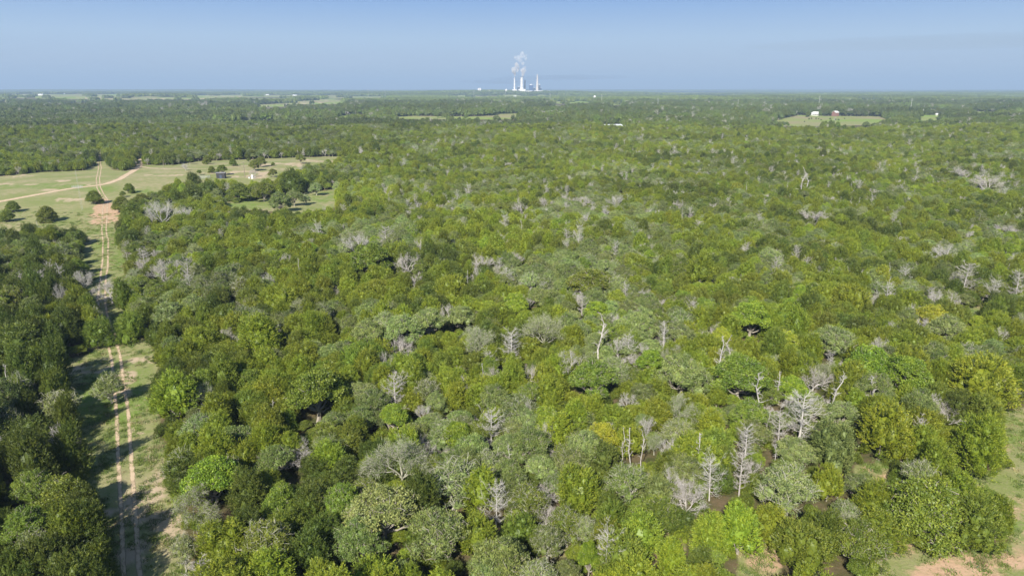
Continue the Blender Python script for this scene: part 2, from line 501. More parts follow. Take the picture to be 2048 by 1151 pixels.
# ------------------------------------------------------------ clearings, in photograph pixels of the ground
RANCH = [(-60, 356), (0, 353), (87, 344), (167, 341), (188, 330), (195, 316), (186, 292), (198, 290), (211, 323), (226, 339), (250, 342),
         (270, 334), (277, 302), (285, 301), (290, 330), (348, 330), (400, 322), (487, 319), (591, 315), (671, 313), (735, 312), (690, 326),
         (661, 336), (608, 348), (575, 362), (540, 378), (500, 385), (440, 378), (345, 385), (320, 400), (300, 412), (262, 415), (250, 450), (240, 470), (246, 500), (252, 520),
         (268, 535), (262, 575), (250, 605), (250, 640), (300, 690), (318, 720), (322, 770), (318, 850), (336, 920), (345, 1000), (372, 1080), (430, 1450),
         (200, 1450), (196, 1100), (188, 980), (158, 940), (150, 860), (128, 800), (118, 740), (130, 720), (185, 705), (196, 670), (176, 630), (170, 600),
         (158, 560), (160, 510), (168, 478), (100, 480), (0, 482), (-80, 482)]
MEADOW = [(445, 393), (520, 398), (570, 392), (618, 384), (674, 378), (680, 412), (600, 428), (500, 420), (445, 416)]
RIGHT = [(1990, 833), (2010, 885), (2000, 937), (1930, 957), (1930, 989), (2010, 1000), (2020, 1085), (1870, 1115), (1740, 1120), (1690, 1450), (2600, 1450), (2200, 812), (2010, 815)]
GAP = [(1712, 930), (1765, 922), (1802, 950), (1775, 975), (1790, 1050), (1828, 1090), (1900, 1130), (1880, 1160), (1768, 1150), (1775, 1090), (1740, 1030), (1712, 975)]
GAP2 = [(1478, 1095), (1550, 1088), (1575, 1300), (1450, 1300)]
GAP3 = [(1082, 1088), (1128, 1080), (1135, 1112), (1085, 1118)]
GAP4 = [(1335, 1070), (1370, 1085), (1370, 1105), (1340, 1100)]
SLOPE = [(1918, 620), (1960, 612), (1985, 640), (1950, 652), (1925, 640)]
FARF = [[(1530, 249), (1565, 237), (1600, 230), (1650, 232), (1762, 233), (1778, 240), (1740, 250), (1600, 253)],
        [(1838, 242), (1842, 230), (1890, 230), (1888, 240)], [(780, 234), (830, 232), (1040, 234), (1050, 237), (990, 239), (800, 238)],
        [(1095, 203), (1165, 202), (1190, 205), (1120, 208)], [(1215, 206), (1250, 205), (1255, 209), (1220, 211)],
        [(500, 211), (555, 207), (590, 206), (580, 213), (530, 214)], [(585, 203), (650, 199), (690, 200), (690, 204), (600, 209)],
        [(-40, 189), (60, 188), (180, 189), (250, 190), (330, 194), (420, 196), (420, 199), (200, 200), (150, 197), (0, 196)],
        [(375, 191), (480, 189.5), (560, 190), (560, 193.5), (470, 196), (400, 196)], [(0, 201), (25, 201), (25, 205), (0, 206)],
        [(130, 202.5), (185, 202), (185, 204.5), (135, 205)], [(640, 192.5), (780, 193), (780, 197), (690, 198)], [(560, 190), (700, 190), (700, 192), (560, 192)],
        [(900, 191), (1000, 192), (960, 194.5), (900, 194)], [(1203, 250), (1245, 249), (1249, 260), (1201, 260)]]
def cleared(px, py):
    m = inpoly(px, py, RANCH)
    for p in (MEADOW, RIGHT, GAP, GAP2, GAP3, GAP4, SLOPE): m |= inpoly(px, py, p)
    for p in FARF: m |= inpoly(px, py, p)
    return m
def open_noise(x, y):
    """the woods open up into rough patches beyond the big wood"""
    a = (vnoise(x / 170, y / 260, 31) * .65 + vnoise(x / 60, y / 90, 33) * .35) > .66
    b = (vnoise(x / 420, y / 600, 61) * .6 + vnoise(x / 130, y / 200, 63) * .4) > .6
    return np.where(y < 2875, a & (y > 1050), b)
def opens(x, y, z, top=7.5):
    """true where a tree would stand on, or in front of, one of the open places"""
    px, py, dep = project(x, y, z)
    m = cleared(px, py) & ((y < 900) | (vnoise(x / 24, y / 30, 94) < .93))
    far = y > 900
    for f in (.2, .4, .6, .8, 1.0, 1.25):
        qx_, qy_, _ = project(x, y, z + top * f)
        wx_ = (vnoise(x / 45, y / 60, 92) - .5) * 26; wy_ = 0
        for p in FARF: m |= far & inpoly(qx_ + wx_, qy_ + wy_, p) & (vnoise(x / 24, y / 30, 94) < .93)
    qx_, qy_, _ = project(x, y, z + 5)
    for p in (MEADOW, SLOPE, RIGHT): m |= inpoly(qx_, qy_, p)
    return m

# ------------------------------------------------------------ ground: one sheet to the horizon
def ground():
    U = np.concatenate([[-9, -5, -3, -2, -1.5, -1.2], np.linspace(-1.0, 1.0, 640), [1.2, 1.5, 2, 3, 5, 9]])
    Yr = np.concatenate([[-60, -30, 0, 20, 35], np.geomspace(42, 42000, 640)])
    X = U[None, :] * (Yr[:, None] * 1.0 + 75); Y = np.repeat(Yr[:, None], len(U), 1)
    Z = hgt(X, Y)
    V = np.stack([X, Y, Z], -1).reshape(-1, 3)
    nr, nc = X.shape
    idx = np.arange(nr * nc).reshape(nr, nc)
    F = np.stack([idx[:-1, :-1], idx[:-1, 1:], idx[1:, 1:], idx[1:, :-1]], -1).reshape(-1, 4)
    m, nt, b = mat('ground'); N, L = nt.nodes, nt.links
    me = mesh_from('ground', V, F, [m], smooth=True)
    px, py, dep = project(V[:, 0], V[:, 1], V[:, 2])
    wob = (vnoise(V[:, 0] / 4, V[:, 1] / 4, 3) - .5) * 500 / np.maximum(dep, 30)
    pxx, pyy = px + wob * 1.6, py + wob * .7
    op = cleared(pxx, pyy) & (V[:, 1] > 30)
    farf = np.zeros(len(V), bool)
    for p in FARF: farf |= inpoly(px, py, p)
    grass = (op | open_noise(V[:, 0], V[:, 1])).astype(float)
    soil = np.zeros(len(V)); red = np.zeros(len(V)); lush = np.zeros(len(V))
    def ell(arr, x, y, rx, ry, s=1.0, wb=1.0):
        q = ((px + wob * 1.5 * wb - x) / rx) ** 2 + ((py + wob * wb - y) / ry) ** 2
        np.maximum(arr, s * np.clip(1.2 - q * .75, 0, 1), out=arr)
    for e in [(213, 432, 32, 19), (230, 440, 22, 12), (207, 410, 15, 13)]: ell(red, *e, 1.7)
    for e in [(280, 318, 5, 12), (285, 720, 34, 9), (272, 865, 24, 10), (290, 900, 20, 22), (296, 930, 16, 12), (170, 735, 45, 14), (300, 990, 26, 30), (320, 1040, 30, 22),
              (196, 690, 18, 10), (235, 1090, 20, 30), (240, 1040, 60, 26), (262, 930, 30, 40), (255, 1000, 30, 40), (270, 1110, 40, 40), (250, 760, 22, 30), (312, 960, 20, 30), (350, 1060, 22, 30), (140, 750, 30, 12), (330, 1130, 40, 20), (150, 620, 20, 10)]: ell(soil, *e, .85)
    for e in [(90, 364, 14, 2), (125, 361, 16, 2), (420, 372, 45, 8), (580, 330, 70, 7), (640, 322, 40, 4), (475, 345, 60, 4), (175, 366, 9, 3), (330, 350, 40, 2.5),
              (20, 350, 40, 3), (60, 470, 60, 7), (150, 400, 35, 4), (330, 392, 30, 5), (520, 352, 60, 5), (90, 380, 50, 2), (30, 368, 40, 2)]: ell(soil, *e, .62)
    for e in [(1975, 965, 45, 18), (2035, 1000, 40, 35), (1745, 935, 22, 10), (1995, 1100, 80, 45), (1790, 1100, 40, 26), (1900, 1145, 90, 25), (1515, 1120, 40, 22), (1105, 1098, 26, 18), (1355, 1090, 20, 14), (2010, 900, 25, 14), (1780, 980, 30, 40)]: ell(red, *e, .62)
    for e in [(650, 400, 34, 16), (215, 480, 32, 25), (500, 410, 60, 10), (250, 520, 30, 20), (2040, 860, 40, 25), (1950, 640, 30, 18), (190, 378, 60, 4), (290, 378, 30, 5), (2010, 1050, 60, 12), (1660, 242, 130, 9), (70, 372, 90, 5), (240, 800, 90, 90)]: ell(lush, *e, .9, .5)
    ff = farf * np.clip((vnoise(px / 90, py / 3, 9) - .45) * 4, 0, 1)
    soil = np.maximum(soil, ff * .5 * (px < 800))
    lake = ((px > 1290) & (px < 1455) & (py > 184.6) & (py < 187.6))
    wx, wy = V[:, 0], V[:, 1]
    brk = (vnoise(wx / 9, wy / 9, 71) - .5) * 1.3 + (vnoise(wx / 3.1, wy / 3.1, 72) - .5) * .9 + (vnoise(wx / 1.3, wy / 1.3, 73) - .5) * .5
    for arr in (soil, red, lush): arr += np.where(arr > 0, brk * 1.5, 0); np.clip(arr, 0, 1, out=arr)
    fld = (farf | (open_noise(V[:, 0], V[:, 1]))).astype(float)
    for nm, arr in (('field', fld), ('grass', grass), ('soil', soil), ('red', red), ('lush', lush)):
        a = me.attributes.new(nm, 'FLOAT', 'POINT'); a.data.foreach_set('value', arr.astype(np.float32))
    tc = N.new('ShaderNodeTexCoord')
    def noise(s, det=4, rough=.6):
        n = N.new('ShaderNodeTexNoise'); n.inputs['Scale'].default_value = s; n.inputs['Detail'].default_value = det; n.inputs['Roughness'].default_value = rough
        L.new(tc.outputs['Object'], n.inputs['Vector']); return n.outputs['Fac']
    def att(n):
        a = N.new('ShaderNodeAttribute'); a.attribute_name = n; return a.outputs['Fac']
    def ramp(v, a, b_):
        r = N.new('ShaderNodeMapRange'); r.inputs['From Min'].default_value = a; r.inputs['From Max'].default_value = b_; L.new(v, r.inputs['Value']); return r.outputs['Result']
    def mix(f, A, B):
        x = N.new('ShaderNodeMix'); x.data_type = 'RGBA'
        for s, v in (('A', A), ('B', B)):
            if isinstance(v, tuple): x.inputs[s].default_value = (*v, 1)
            else: L.new(v, x.inputs[s])
        L.new(f, x.inputs['Factor']); return x.outputs['Result']
    def mth(op_, a, b_):
        x = N.new('ShaderNodeMath'); x.operation = op_
        for i, v in enumerate((a, b_)):
            if isinstance(v, (int, float)): x.inputs[i].default_value = v
            else: L.new(v, x.inputs[i])
        return x.outputs[0]
    n1, n2, n3 = noise(.035), noise(.35), noise(2.2, 6, .7)
    gr = mix(ramp(n1, .38, .62), (.225, .255, .085), (.40, .335, .205))
    gr = mix(ramp(n2, .35, .75), gr, (.185, .235, .062))
    gr = mix(mth('MULTIPLY', att('lush'), ramp(n2, .2, .6)), gr, (.145, .235, .035))
    gr = mix(ramp(n3, .45, .8), gr, (.30, .275, .15))
    wood = mix(ramp(n2, .35, .65), (.07, .08, .025), (.16, .12, .07))
    c = mix(att('grass'), wood, gr)
    nf = noise(.004, 3)
    c = mix(att('field'), c, mix(ramp(nf, .42, .62), (.21, .30, .05), (.30, .26, .14)))
    sm = ramp(mth('ADD', att('soil'), mth('MULTIPLY', mth('SUBTRACT', noise(.6, 6, .75), .5), 2.0)), .38, .95)
    c = mix(sm, c, mix(n2, (.42, .32, .21), (.56, .45, .32)))
    n4 = noise(.55, 6, .75)
    rm = ramp(mth('ADD', att('red'), mth('MULTIPLY', mth('SUBTRACT', n4, .5), 2.4)), .35, .95)
    c = mix(rm, c, mix(n2, (.46, .285, .175), (.57, .41, .28)))
    L.new(c, b.inputs['Base Color']); b.inputs['Roughness'].default_value = .95
    b.inputs['Specular IOR Level'].default_value = .1
    bp = N.new('ShaderNodeBump'); bp.inputs['Strength'].default_value = .6; bp.inputs['Distance'].default_value = .25
    L.new(n3, bp.inputs['Height']); L.new(bp.outputs[0], b.inputs['Normal'])
    o = mobj('ground', me)
    tag(o, 'rolling ground of grass, dry soil and woodland floor', 'ground', kind='structure')
ground()

# ------------------------------------------------------------ tracks: strips with ragged edges
def strip_mat(name, c1, c2):
    m, nt, b = mat(name); N, L = nt.nodes, nt.links
    e = N.new('ShaderNodeAttribute'); e.attribute_name = 'edge'
    tc = N.new('ShaderNodeTexCoord'); n = N.new('ShaderNodeTexNoise'); n.inputs['Scale'].default_value = .7; n.inputs['Detail'].default_value = 6
    L.new(tc.outputs['Object'], n.inputs['Vector'])
    a = N.new('ShaderNodeMath'); a.operation = 'ADD'; L.new(e.outputs['Fac'], a.inputs[0]); L.new(n.outputs['Fac'], a.inputs[1])
    r = N.new('ShaderNodeMapRange'); r.inputs['From Min'].default_value = .55; r.inputs['From Max'].default_value = 1.0
    L.new(a.outputs[0], r.inputs['Value']); L.new(r.outputs[0], b.inputs['Alpha'])
    x = N.new('ShaderNodeMix'); x.data_type = 'RGBA'; x.inputs['A'].default_value = (*c1, 1); x.inputs['B'].default_value = (*c2, 1)
    L.new(n.outputs['Fac'], x.inputs['Factor']); L.new(x.outputs['Result'], b.inputs['Base Color'])
    b.inputs['Roughness'].default_value = .95; b.inputs['Specular IOR Level'].default_value = .1
    return m
def strip(name, label, paths, m, cat, st=1.0):
    V, F, E = [], [], []
    for pts, off, wd in paths:
        P = np.array([at(x, y)[:2] for x, y in pts])
        seg = np.concatenate([[0], np.cumsum(np.linalg.norm(np.diff(P, axis=0), axis=1))])
        n = int(seg[-1] / 1.5) + 2
        s = np.linspace(0, seg[-1], n)
        Q = np.stack([np.interp(s, seg, P[:, k]) for k in (0, 1)], 1)
        for _ in range(6): Q[1:-1] = (Q[:-2] + 2 * Q[1:-1] + Q[2:]) / 4
        T = np.gradient(Q, axis=0); T /= np.linalg.norm(T, axis=1)[:, None]
        Nn = np.stack([T[:, 1], -T[:, 0]], 1)
        wob = (vnoise(s / 14, s * 0 + off, 5) - .5) * .3
        for i in range(n):
            for k, u in enumerate((-1, -.5, 0, .5, 1)):
                p = Q[i] + Nn[i] * (off + wob[i] + u * wd / 2)
                V.append((p[0], p[1], float(hgt(p[0], p[1])) + .035)); E.append((0, .8, 1, .8, 0)[k] * st * (.62 + .16 * (vnoise(np.array([s[i] / 5.0]), np.array([off * 3.0]), 8)[0] - .6)))
        b0 = len(V) - 5 * n
        for i in range(n - 1):
            for k in range(4):
                a = b0 + i * 5 + k; F.append((a, a + 1, a + 6, a + 5))
    me = mesh_from(name, V, F, [m], smooth=True)
    a = me.attributes.new('edge', 'FLOAT', 'POINT'); a.data.foreach_set('value', np.array(E, np.float32))
    o = mobj(name, me); tag(o, label, cat, kind='structure')
RUT = strip_mat('track_soil', (.50, .37, .24), (.62, .49, .34))
TRK = [(272, 1190), (261, 1140), (256, 1004), (250, 900), (246, 842), (237, 759), (230, 707), (222, 675), (206, 628), (203, 597), (206, 560), (211, 520), (211, 480), (208, 458),
       (210, 420), (212, 400), (204, 388), (197, 374), (196, 356), (200, 336), (197, 315), (193, 293)]
strip('dirt_track', 'two-rut dirt track running away through the left clearing', [(TRK, -.88, .8), (TRK, .88, .8)], RUT, 'track', .9)
ROAD = [(-60, 412), (0, 403), (80, 388), (140, 377), (190, 371), (212, 368), (240, 358), (262, 345), (276, 335), (281, 325), (283, 308)]
strip('dirt_road', 'pale dirt road curving across the open ranch field', [(ROAD, 0, 5.6)], RUT, 'road', 1.35)
strip('side_track', 'faint sandy track branching right across the field', [([(282, 333), (300, 336), (340, 338), (420, 337), (500, 331), (600, 325), (660, 322), (700, 321)], 0, 4.2)],
      strip_mat('sandy_track', (.46, .37, .23), (.56, .46, .31)), 'track')
def lake():
    x0, y0, _, _ = at(1300, 186.6); x1, _, _, _ = at(1450, 186.6)
    n = 40; V = []
    cx, cy = (x0 + x1) / 2, y0
    for i in range(n):
        a = i * 6.283 / n; k = 1 + .12 * math.sin(3 * a + 1) + .08 * math.sin(7 * a)
        V.append((cx + (x1 - x0) / 2 * math.cos(a) * k, cy + 900 * math.sin(a) * k))
    z = max(float(hgt(*v)) for v in V) + .5
    m, nt, b = mat('lake_water'); b.inputs['Base Color'].default_value = (.10, .16, .24, 1); b.inputs['Roughness'].default_value = .12
    o = mobj('lake', mesh_from('lake', [(v[0], v[1], z) for v in V], [list(range(n))], [m]))
    tag(o, 'thin pale strip of lake below the horizon', 'lake', kind='structure')
lake()

# ------------------------------------------------------------ trees told apart in the photograph
# kind, crown centre x y, crown width (photograph pixels), tint | label | short name used by neighbours' labels
CAT = """
D0 1605 830 96 - | big bleached skeleton tree standing tall above the right foreground canopy | big bleached skeleton tree
H 803 912 104 grey | large half-dead tree with a haze of grey twigs, centre foreground | large hazy half-dead tree
D 992 1005 62 - | bare forked grey tree right of the big pale oak clump | bare forked tree in the foreground
B 596 903 56 - | small bare pinkish tree in a dark gap, left of centre foreground | small bare tree left of centre
D 790 785 56 - | pale bare tree rising from the middle canopy above the hazy tree | pale bare tree mid canopy
D1 1022 692 60 - | dark-trunked dead tree with drooping boughs at the very centre | dead tree with drooping boughs
B 800 692 52 - | low tangle of bare limbs among pale oaks | tangle of bare limbs
B 922 770 40 - | rounded brownish bare crown left of a short broken stub | rounded brownish bare crown
B 985 745 36 - | narrow whitish bare crown just below the dead tree with drooping boughs |
B 1140 722 46 - | bushy cream-coloured dead crown leaning in the centre right | bushy cream dead crown
S 1195 672 40 - | slender bare stems above the centre right canopy | slender bare stems
D 1327 670 30 - | small spiky dead tree between two bright green domes |
B 1375 992 66 - | pinkish dead thicket-like tree in the lower right foreground | pinkish dead tree
D 1423 950 50 - | tall narrow dead tree behind the pinkish dead one | tall narrow dead tree
S 1399 905 36 - | crooked white snag above the tall narrow dead tree | crooked white snag
D 1483 940 42 - | thin grey dead pole tree left of the white-limbed oak | thin grey dead pole tree
S 1243 890 20 - | leftmost bare trunk of a cluster of three in the centre right |
S 1262 888 22 - | middle leaning bare trunk of a cluster of three | cluster of three bare trunks
S 1283 900 20 - | reddish bare trunk, rightmost of a cluster of three |
B 1630 748 60 - | cream bare crown with tangled branches behind the big skeleton tree | cream tangled bare crown
B 1715 765 26 - | narrow upright bare crown beside a vivid green tree |
S 1740 785 30 - | twin pale trunks at the foot of the vivid green tree |
S 1675 782 34 - | pointed white snag between two grey-green oaks |
S 1520 782 36 - | upright fan of bare stems over the olive cedars | upright fan of bare stems
S 1561 768 24 - | small white forked snag near the fan of bare stems |
B 1890 822 56 - | grey twiggy crown sunk among golden cedars on the right | grey twiggy crown among cedars
B 1287 590 26 - | small bare crown between lime green trees |
B 1318 607 24 - | small purplish bare crown beyond the lime green trees |
B 1271 628 30 - | whitish leaning bare crown before the lime green trees |
B 1230 640 26 - | little whitish bare crown left of centre right group |
D 1389 623 30 - | bare conical tree left of the dark green dome |
S 1329 672 26 - | very thin bare tree above the round oak |
B 1410 670 32 - | bare twiggy crown beside a bright little dome |
S 1439 706 32 - | pale snag with a rusty patch beside it |
S 1467 702 26 - | pale snag right of the rusty patch |
B 1237 690 30 - | grey tuft of bare twigs over the cedars, centre right |
H 1360 812 54 pale | leaning half-dead tree with combed grey twigs | half-dead tree with combed twigs
W 1172 1052 48 pale | small oak with bright white branches at the bottom centre | small white-branched oak
D 1052 832 22 - | thin pinkish dead tree inside the olive cedars |
W 1578 968 116 pale | broad oak with twisted white limbs showing through its leaves | broad oak with twisted white limbs
W 1357 862 74 pale | oak crown laced with white limbs, right of the three bare trunks | lace-limbed oak
W 1256 955 92 grey | spreading oak with open white limbs, below the three bare trunks | open white-limbed oak
O 1365 738 98 pale | large rounded grey-green oak dome, centre right | large grey-green oak dome
O 770 1015 150 pale | wide pale oak with bright leaves sloping down to the left | wide pale sloping oak
O 872 1055 130 grey | dense grey-green oak, dark below, at the bottom centre left | dense foreground oak
W 905 955 120 pale | pale oak with fine white limbs behind the dense foreground oak | pale fine-limbed oak
O 715 1068 100 grey | lower left lobe-like oak of the foreground clump |
W 118 805 84 grey | tall dead-topped oak with contorted white limbs left of the track | contorted white-topped oak
B 219 575 56 - | tall grey bare tree standing at the track's right edge | tall grey tree by the track
D 84 562 28 - | spiky white dead tree in the dark left woodland |
B 167 555 34 - | grey bare crown over the dark gap left of the track |
S 8 765 30 - | white dead limb at the left edge of view | white dead limb at the left edge
W 397 850 74 pale | oak with a pale crown of lichen-white limbs right of the track | pale lichen-limbed oak
W 78 1095 96 grey | dark oak with a white branch fan in the bottom left corner | dark oak with white branch fan
O 68 970 80 green | mid-green oak left of the track's lower shadow | mid-green oak left of the track
H 386 1004 84 olive | green tree with bare grey twigs through it beside the track | green tree with grey twigs
W 365 1092 50 pale | small white-limbed crown at the right edge of the lower track |
C 256 655 62 green | small leaning tree with thin trunk right at the track |
C 193 668 60 mid | small upright tree beside the track where it narrows | small upright trackside tree
W 216 768 60 grey | slender open-crowned tree leaning over the two ruts | slender tree over the ruts
B 323 420 60 - | silvery bare crown at the edge of the big woodland near the ranch field | silvery bare crown near the field
B 330 538 52 - | clump-like spread of pale bare limbs on the left slope | pale bare limbs on the left slope
D 292 522 36 - | upright grey bare tree left of the pale bare limbs |
B 473 428 24 - | small silvery bare crown below the little meadow |
B 372 424 22 - | small pinkish bare crown above the left woods |
B 712 484 44 - | leaning pale bare crown, upper left of the middle canopy | leaning pale bare crown
D 770 476 32 - | thin spiky bare tree beside the round dark dome |
B 815 522 44 - | purplish bare crown right of the round dark dome | purplish bare crown
G 740 508 88 mid | round dark green dome standing out of the upper canopy | round dark green dome
B 963 522 42 - | faint grey-brown bare crown in the upper middle |
B 1040 415 34 - | cream bare crown in the upper middle canopy | cream bare crown upper middle
D 1207 425 24 - | small grey bare tree, upper middle right |
B 1232 400 26 - | bare crown right of the long grey thicket |
B 1165 400 34 - | right end of the row of grey bare crowns |
B 1130 398 32 - | middle crown in the row of grey bare crowns | row of grey bare crowns
B 1088 404 32 - | left end of the row of grey bare crowns |
D 1300 430 22 - | spiky bare tree in the upper right middle canopy |
B 1355 410 26 - | pale bare crown right of the upper spiky tree |
B 1625 432 46 - | wide whitish bare crown in the upper right canopy | wide whitish bare crown
S 1600 360 22 - | first of the white pole-like snags in the upper right | white pole-like snags upper right
S 1612 364 18 - | second of the white pole-like snags in the upper right |
B 1925 345 36 - | pinkish bare dome in the far upper right | pinkish bare dome
B 1975 362 42 - | wide pinkish bare crown right of the pinkish bare dome |
B 2015 460 34 - | bare crown close to the right edge in the upper canopy |
W 1540 512 50 pale | oak with dead white limbs in the right middle distance | oak with dead limbs mid right
B 1885 505 40 - | fan of pale bare limbs left of a bright green tree at right |
D 1930 555 44 - | leftmost of the tall grey dead trees at the right edge | tall grey dead trees at right
D 1985 578 36 - | middle of the tall grey dead trees at the right edge |
D 2036 572 42 - | rightmost of the tall grey dead trees at the right edge |
G 1501 628 78 bright | bright green domed tree in the middle right canopy | bright green dome mid right
G 1483 742 100 green | broad rich green dome right of the large oak dome | broad rich green dome
G 1740 728 104 vivid | vivid green tree with pale trunks, right middle | vivid green tree with pale trunks
G 1815 742 94 vivid | rich green tree just right of the vivid green one | rich green tree at right
G 1298 716 52 vivid | small deep green dome left of the large oak dome |
G 1193 618 50 bright | lime green crown in the centre right middle distance | lime green crown
G 1231 594 36 bright | small lime tree showing dark branches |
G 1032 604 56 bright | fresh green open tree above the dead tree with drooping boughs | fresh green open tree
G 1444 670 38 yellow | little yellow-green dome between snags |
G 1575 680 54 yellow | bright yellow-green crown below the bright green dome | bright yellow-green crown
G 1178 1105 42 vivid | small vivid green tree at the bottom centre |
O 1180 560 92 mid | wide dusky green crown in the middle distance | wide dusky green crown
G 1866 628 62 yellow | yellow-flowering looking crown below the tall grey dead trees | yellow crown at right
G 1953 643 26 yellow | small yellow bush on the grassy slope |
B 1808 664 30 red | small rusty brown dead crown right of centre right |
O 1892 652 72 pale | grey-green oak beside the yellow crown at right | grey-green oak by yellow crown
O 1667 676 84 pale | grey-green oak with thin pale trunks, right middle | grey-green oak with pale trunks
G3 1858 1008 152 green | large dark-leaved tree casting a leafy shadow at the lower right clearing | large tree at the lower right clearing
C 1946 1048 112 mid | dense cedar at the right end of the lower right group | dense cedar by the right clearing
O 1722 1075 112 mid | rounded leafy tree between two small gaps at the bottom right | rounded tree between two gaps
C 1602 1088 112 mid | dark feathery cedar at the bottom right | dark feathery cedar
C 1480 1062 84 bright | bright yellow-green cedar at the bottom right | bright yellow-green cedar
C 1766 860 116 olive | massive olive cedar mound right of the big skeleton tree | massive olive cedar mound
C 1667 892 104 grey | greyish cedar sprawling below the big skeleton tree | greyish sprawling cedar
C 1952 895 104 olive | olive cedar at the edge of the right clearing | olive cedar at clearing's edge
C 1960 760 126 golden | golden-lit cedar spreading on the far right | golden cedar far right
O 1678 822 72 pale | small grey-green oak against the big skeleton tree |
C 1657 970 66 golden | golden olive cedar right of the twisted white-limbed oak | golden olive cedar
C 1040 1064 78 mid | dark conical cedar beside a red soil gap, bottom centre | dark conical cedar
C 1313 985 84 grey | grey-green feathery cedar left of the pinkish dead tree | grey-green feathery cedar
C 1284 1072 94 bright | bright feathery cedar, bottom centre right | bright feathery cedar
C 1157 983 104 olive | broad olive cedar left of the open white-limbed oak | broad olive cedar
C 1342 1122 64 golden | pale golden cedar at the bottom edge, centre right |
C 1418 1072 74 bright | bright green cedar left of the yellow-green one |
G 1204 865 62 yellow | yellow-green crown left of the three bare trunks | yellow-green crown
C 1423 852 54 golden | golden cedar above the crooked white snag |
O 1188 748 94 green | wide deep green oak in the centre | wide deep green oak
O 1057 782 54 green | deep green small oak left of the wide deep green oak |
O 858 636 74 pale | pale grey-green oak, right one of a pale band | band of pale oaks
O 803 652 82 pale | pale grey-green oak in the middle of a pale band |
O 735 662 74 pale | pale grey-green oak at the left of a pale band |
O 920 630 62 pale | pale oak touching the band from the right |
H 952 676 66 pale | thin hazy grey tree left of the dead tree with drooping boughs |
H 1090 655 70 pale | smooth hazy grey-green dome right of the dead tree | smooth hazy grey dome
G 630 775 112 green | broad leafy green crown left of the middle | broad leafy green crown
O 720 782 66 pale | pale oak right of the broad leafy green crown |
G 787 828 58 bright | bright patch-like leafy crown above the large hazy tree |
O 552 915 84 grey | grey-green oak just left of the small bare tree | grey-green oak left of centre
O 683 996 74 green | rounded deep green crown above the sloping oak |
C 960 985 84 golden | golden cedar between the pale oak and the bare forked tree |
C 955 1075 92 olive | upright feathery olive cedar at the bottom, left of centre | upright feathery olive cedar
O 470 876 86 grey | grey-green oak right of the lichen-limbed one |
O 336 622 66 pale | foremost pale oak in a band of oaks spreading right of the track | pale oak band by the track
O 388 608 62 pale | pale oak at the right end of the band of oaks near the track |
O 290 610 58 grey | greyish oak at the left end of the band of oaks by the track |
O 345 596 56 pale | rear pale oak in the band of oaks by the track |
O 52 1045 94 green | leafy oak in the bottom left |
G3 130 985 104 mid | dark leafy crown spreading toward the lower track | dark leafy crown by the track
G 420 950 110 bright | sunlit green crown on the right bank of the track | sunlit green crown by the track
G 560 1000 90 green | green rounded crown in the lower left foreground |
C 350 790 96 olive | olive cedar bulging toward the track from the right | olive cedar by the track
C 60 880 110 dark | very dark cedar mass left of the contorted oak | very dark cedar left
C 40 700 110 dark | dark spreading cedar on the far left | dark spreading cedar
C 520 680 96 olive | broad olive cedar in the left middle canopy | broad olive cedar left middle
C 450 1090 110 olive | large olive cedar at the bottom left of centre | large olive cedar bottom left
C 620 1110 96 dark | dark cedar at the bottom edge between oaks |
C 560 600 76 golden | golden cedar in the upper left canopy | golden cedar upper left
C 900 580 70 olive | olive cedar in the central upper canopy | olive cedar upper centre
C 1400 540 66 olive | olive cedar left of the oak with dead limbs | olive cedar upper right
C 1700 600 74 olive | olive cedar in the right upper canopy | olive cedar right upper canopy
G3 187 391 31 mid | round dark bush beside the crossing of track and road | round bush at the crossing
G3 24 410 25 mid | low dark bush in the grass near the left edge |
G3 91 424 36 mid | grey-green spreading tree at the near edge of the ranch field | spreading tree at field's near edge
G3 257 374 22 mid | small round tree alone right of the crossing |
G 245 386 12 mid | tiny shrub beside the lone small round tree |
G3 282 397 31 mid | rounded bushy tree above the red soil patch |
G3 242 405 37 mid | dark bushy tree at the upper right rim of the red soil | dark bush at the red soil
C 265 430 46 mid | dark dense tree touching the right side of the red soil |
G3 14 428 27 mid | grey-green tree at the left edge by the field |
O 520 320 22 mid | rear one of two touching field trees by the side track |
O 508 327 23 mid | front one of two touching field trees by the side track | two touching field trees
G3 466 323 16 mid | small field tree left of the two touching ones |
G 497 319 8 mid | tiny bush by the far edge of the ranch field |
O 601 314 22 mid | lone flat-topped tree at the right end of the ranch field | lone flat-topped field tree
G3 423 337 15 mid | left tree of the pair behind the black shed | pair behind the black shed
G 444 336 20 mid | right tree of the pair behind the black shed |
G3 413 318 18 mid | small rounded tree at the far edge of the field |
G 380 319 13 mid | small dark bush near the wooden pole |
G 546 327 8 mid | tiny bush right of the two touching trees |
G 398 343 10 mid | small bush left of the black shed |
B 370 331 14 - | grey heap-like fallen dead tree in the field |
B 506 343 15 - | small reddish bare tree by the well head |
O 545 343 18 mid | low fallen tree with green leaves in the field |
G3 476 379 50 mid | large round-topped tree bordering the little meadow | large round-topped tree by meadow
O 526 377 52 mid | large spreading tree with visible trunk by the little meadow |
C 418 382 46 dark | tall dark cedar left of the little meadow | tall dark cedar near the meadow
C 388 364 30 dark | dark cedar behind the tall dark cedar |
C 382 391 44 dark | dark cedar left of the tall dark cedar near the meadow |
C 582 364 50 dark | dark cedar at the far rim of the little meadow | dark cedar beyond the meadow
W 632 374 28 pale | grey tree with a white trunk at the meadow's right end |
W 612 395 20 pale | pale thin tree with white trunk standing in the meadow |
O 560 398 44 grey | grey-green tree casting its shadow across the meadow |
O 588 391 36 grey | small grey-green tree beside the thin white-trunked one |
"""
FIX = []
LM = []      # landmarks: kind, px, py, w, tint, label, short
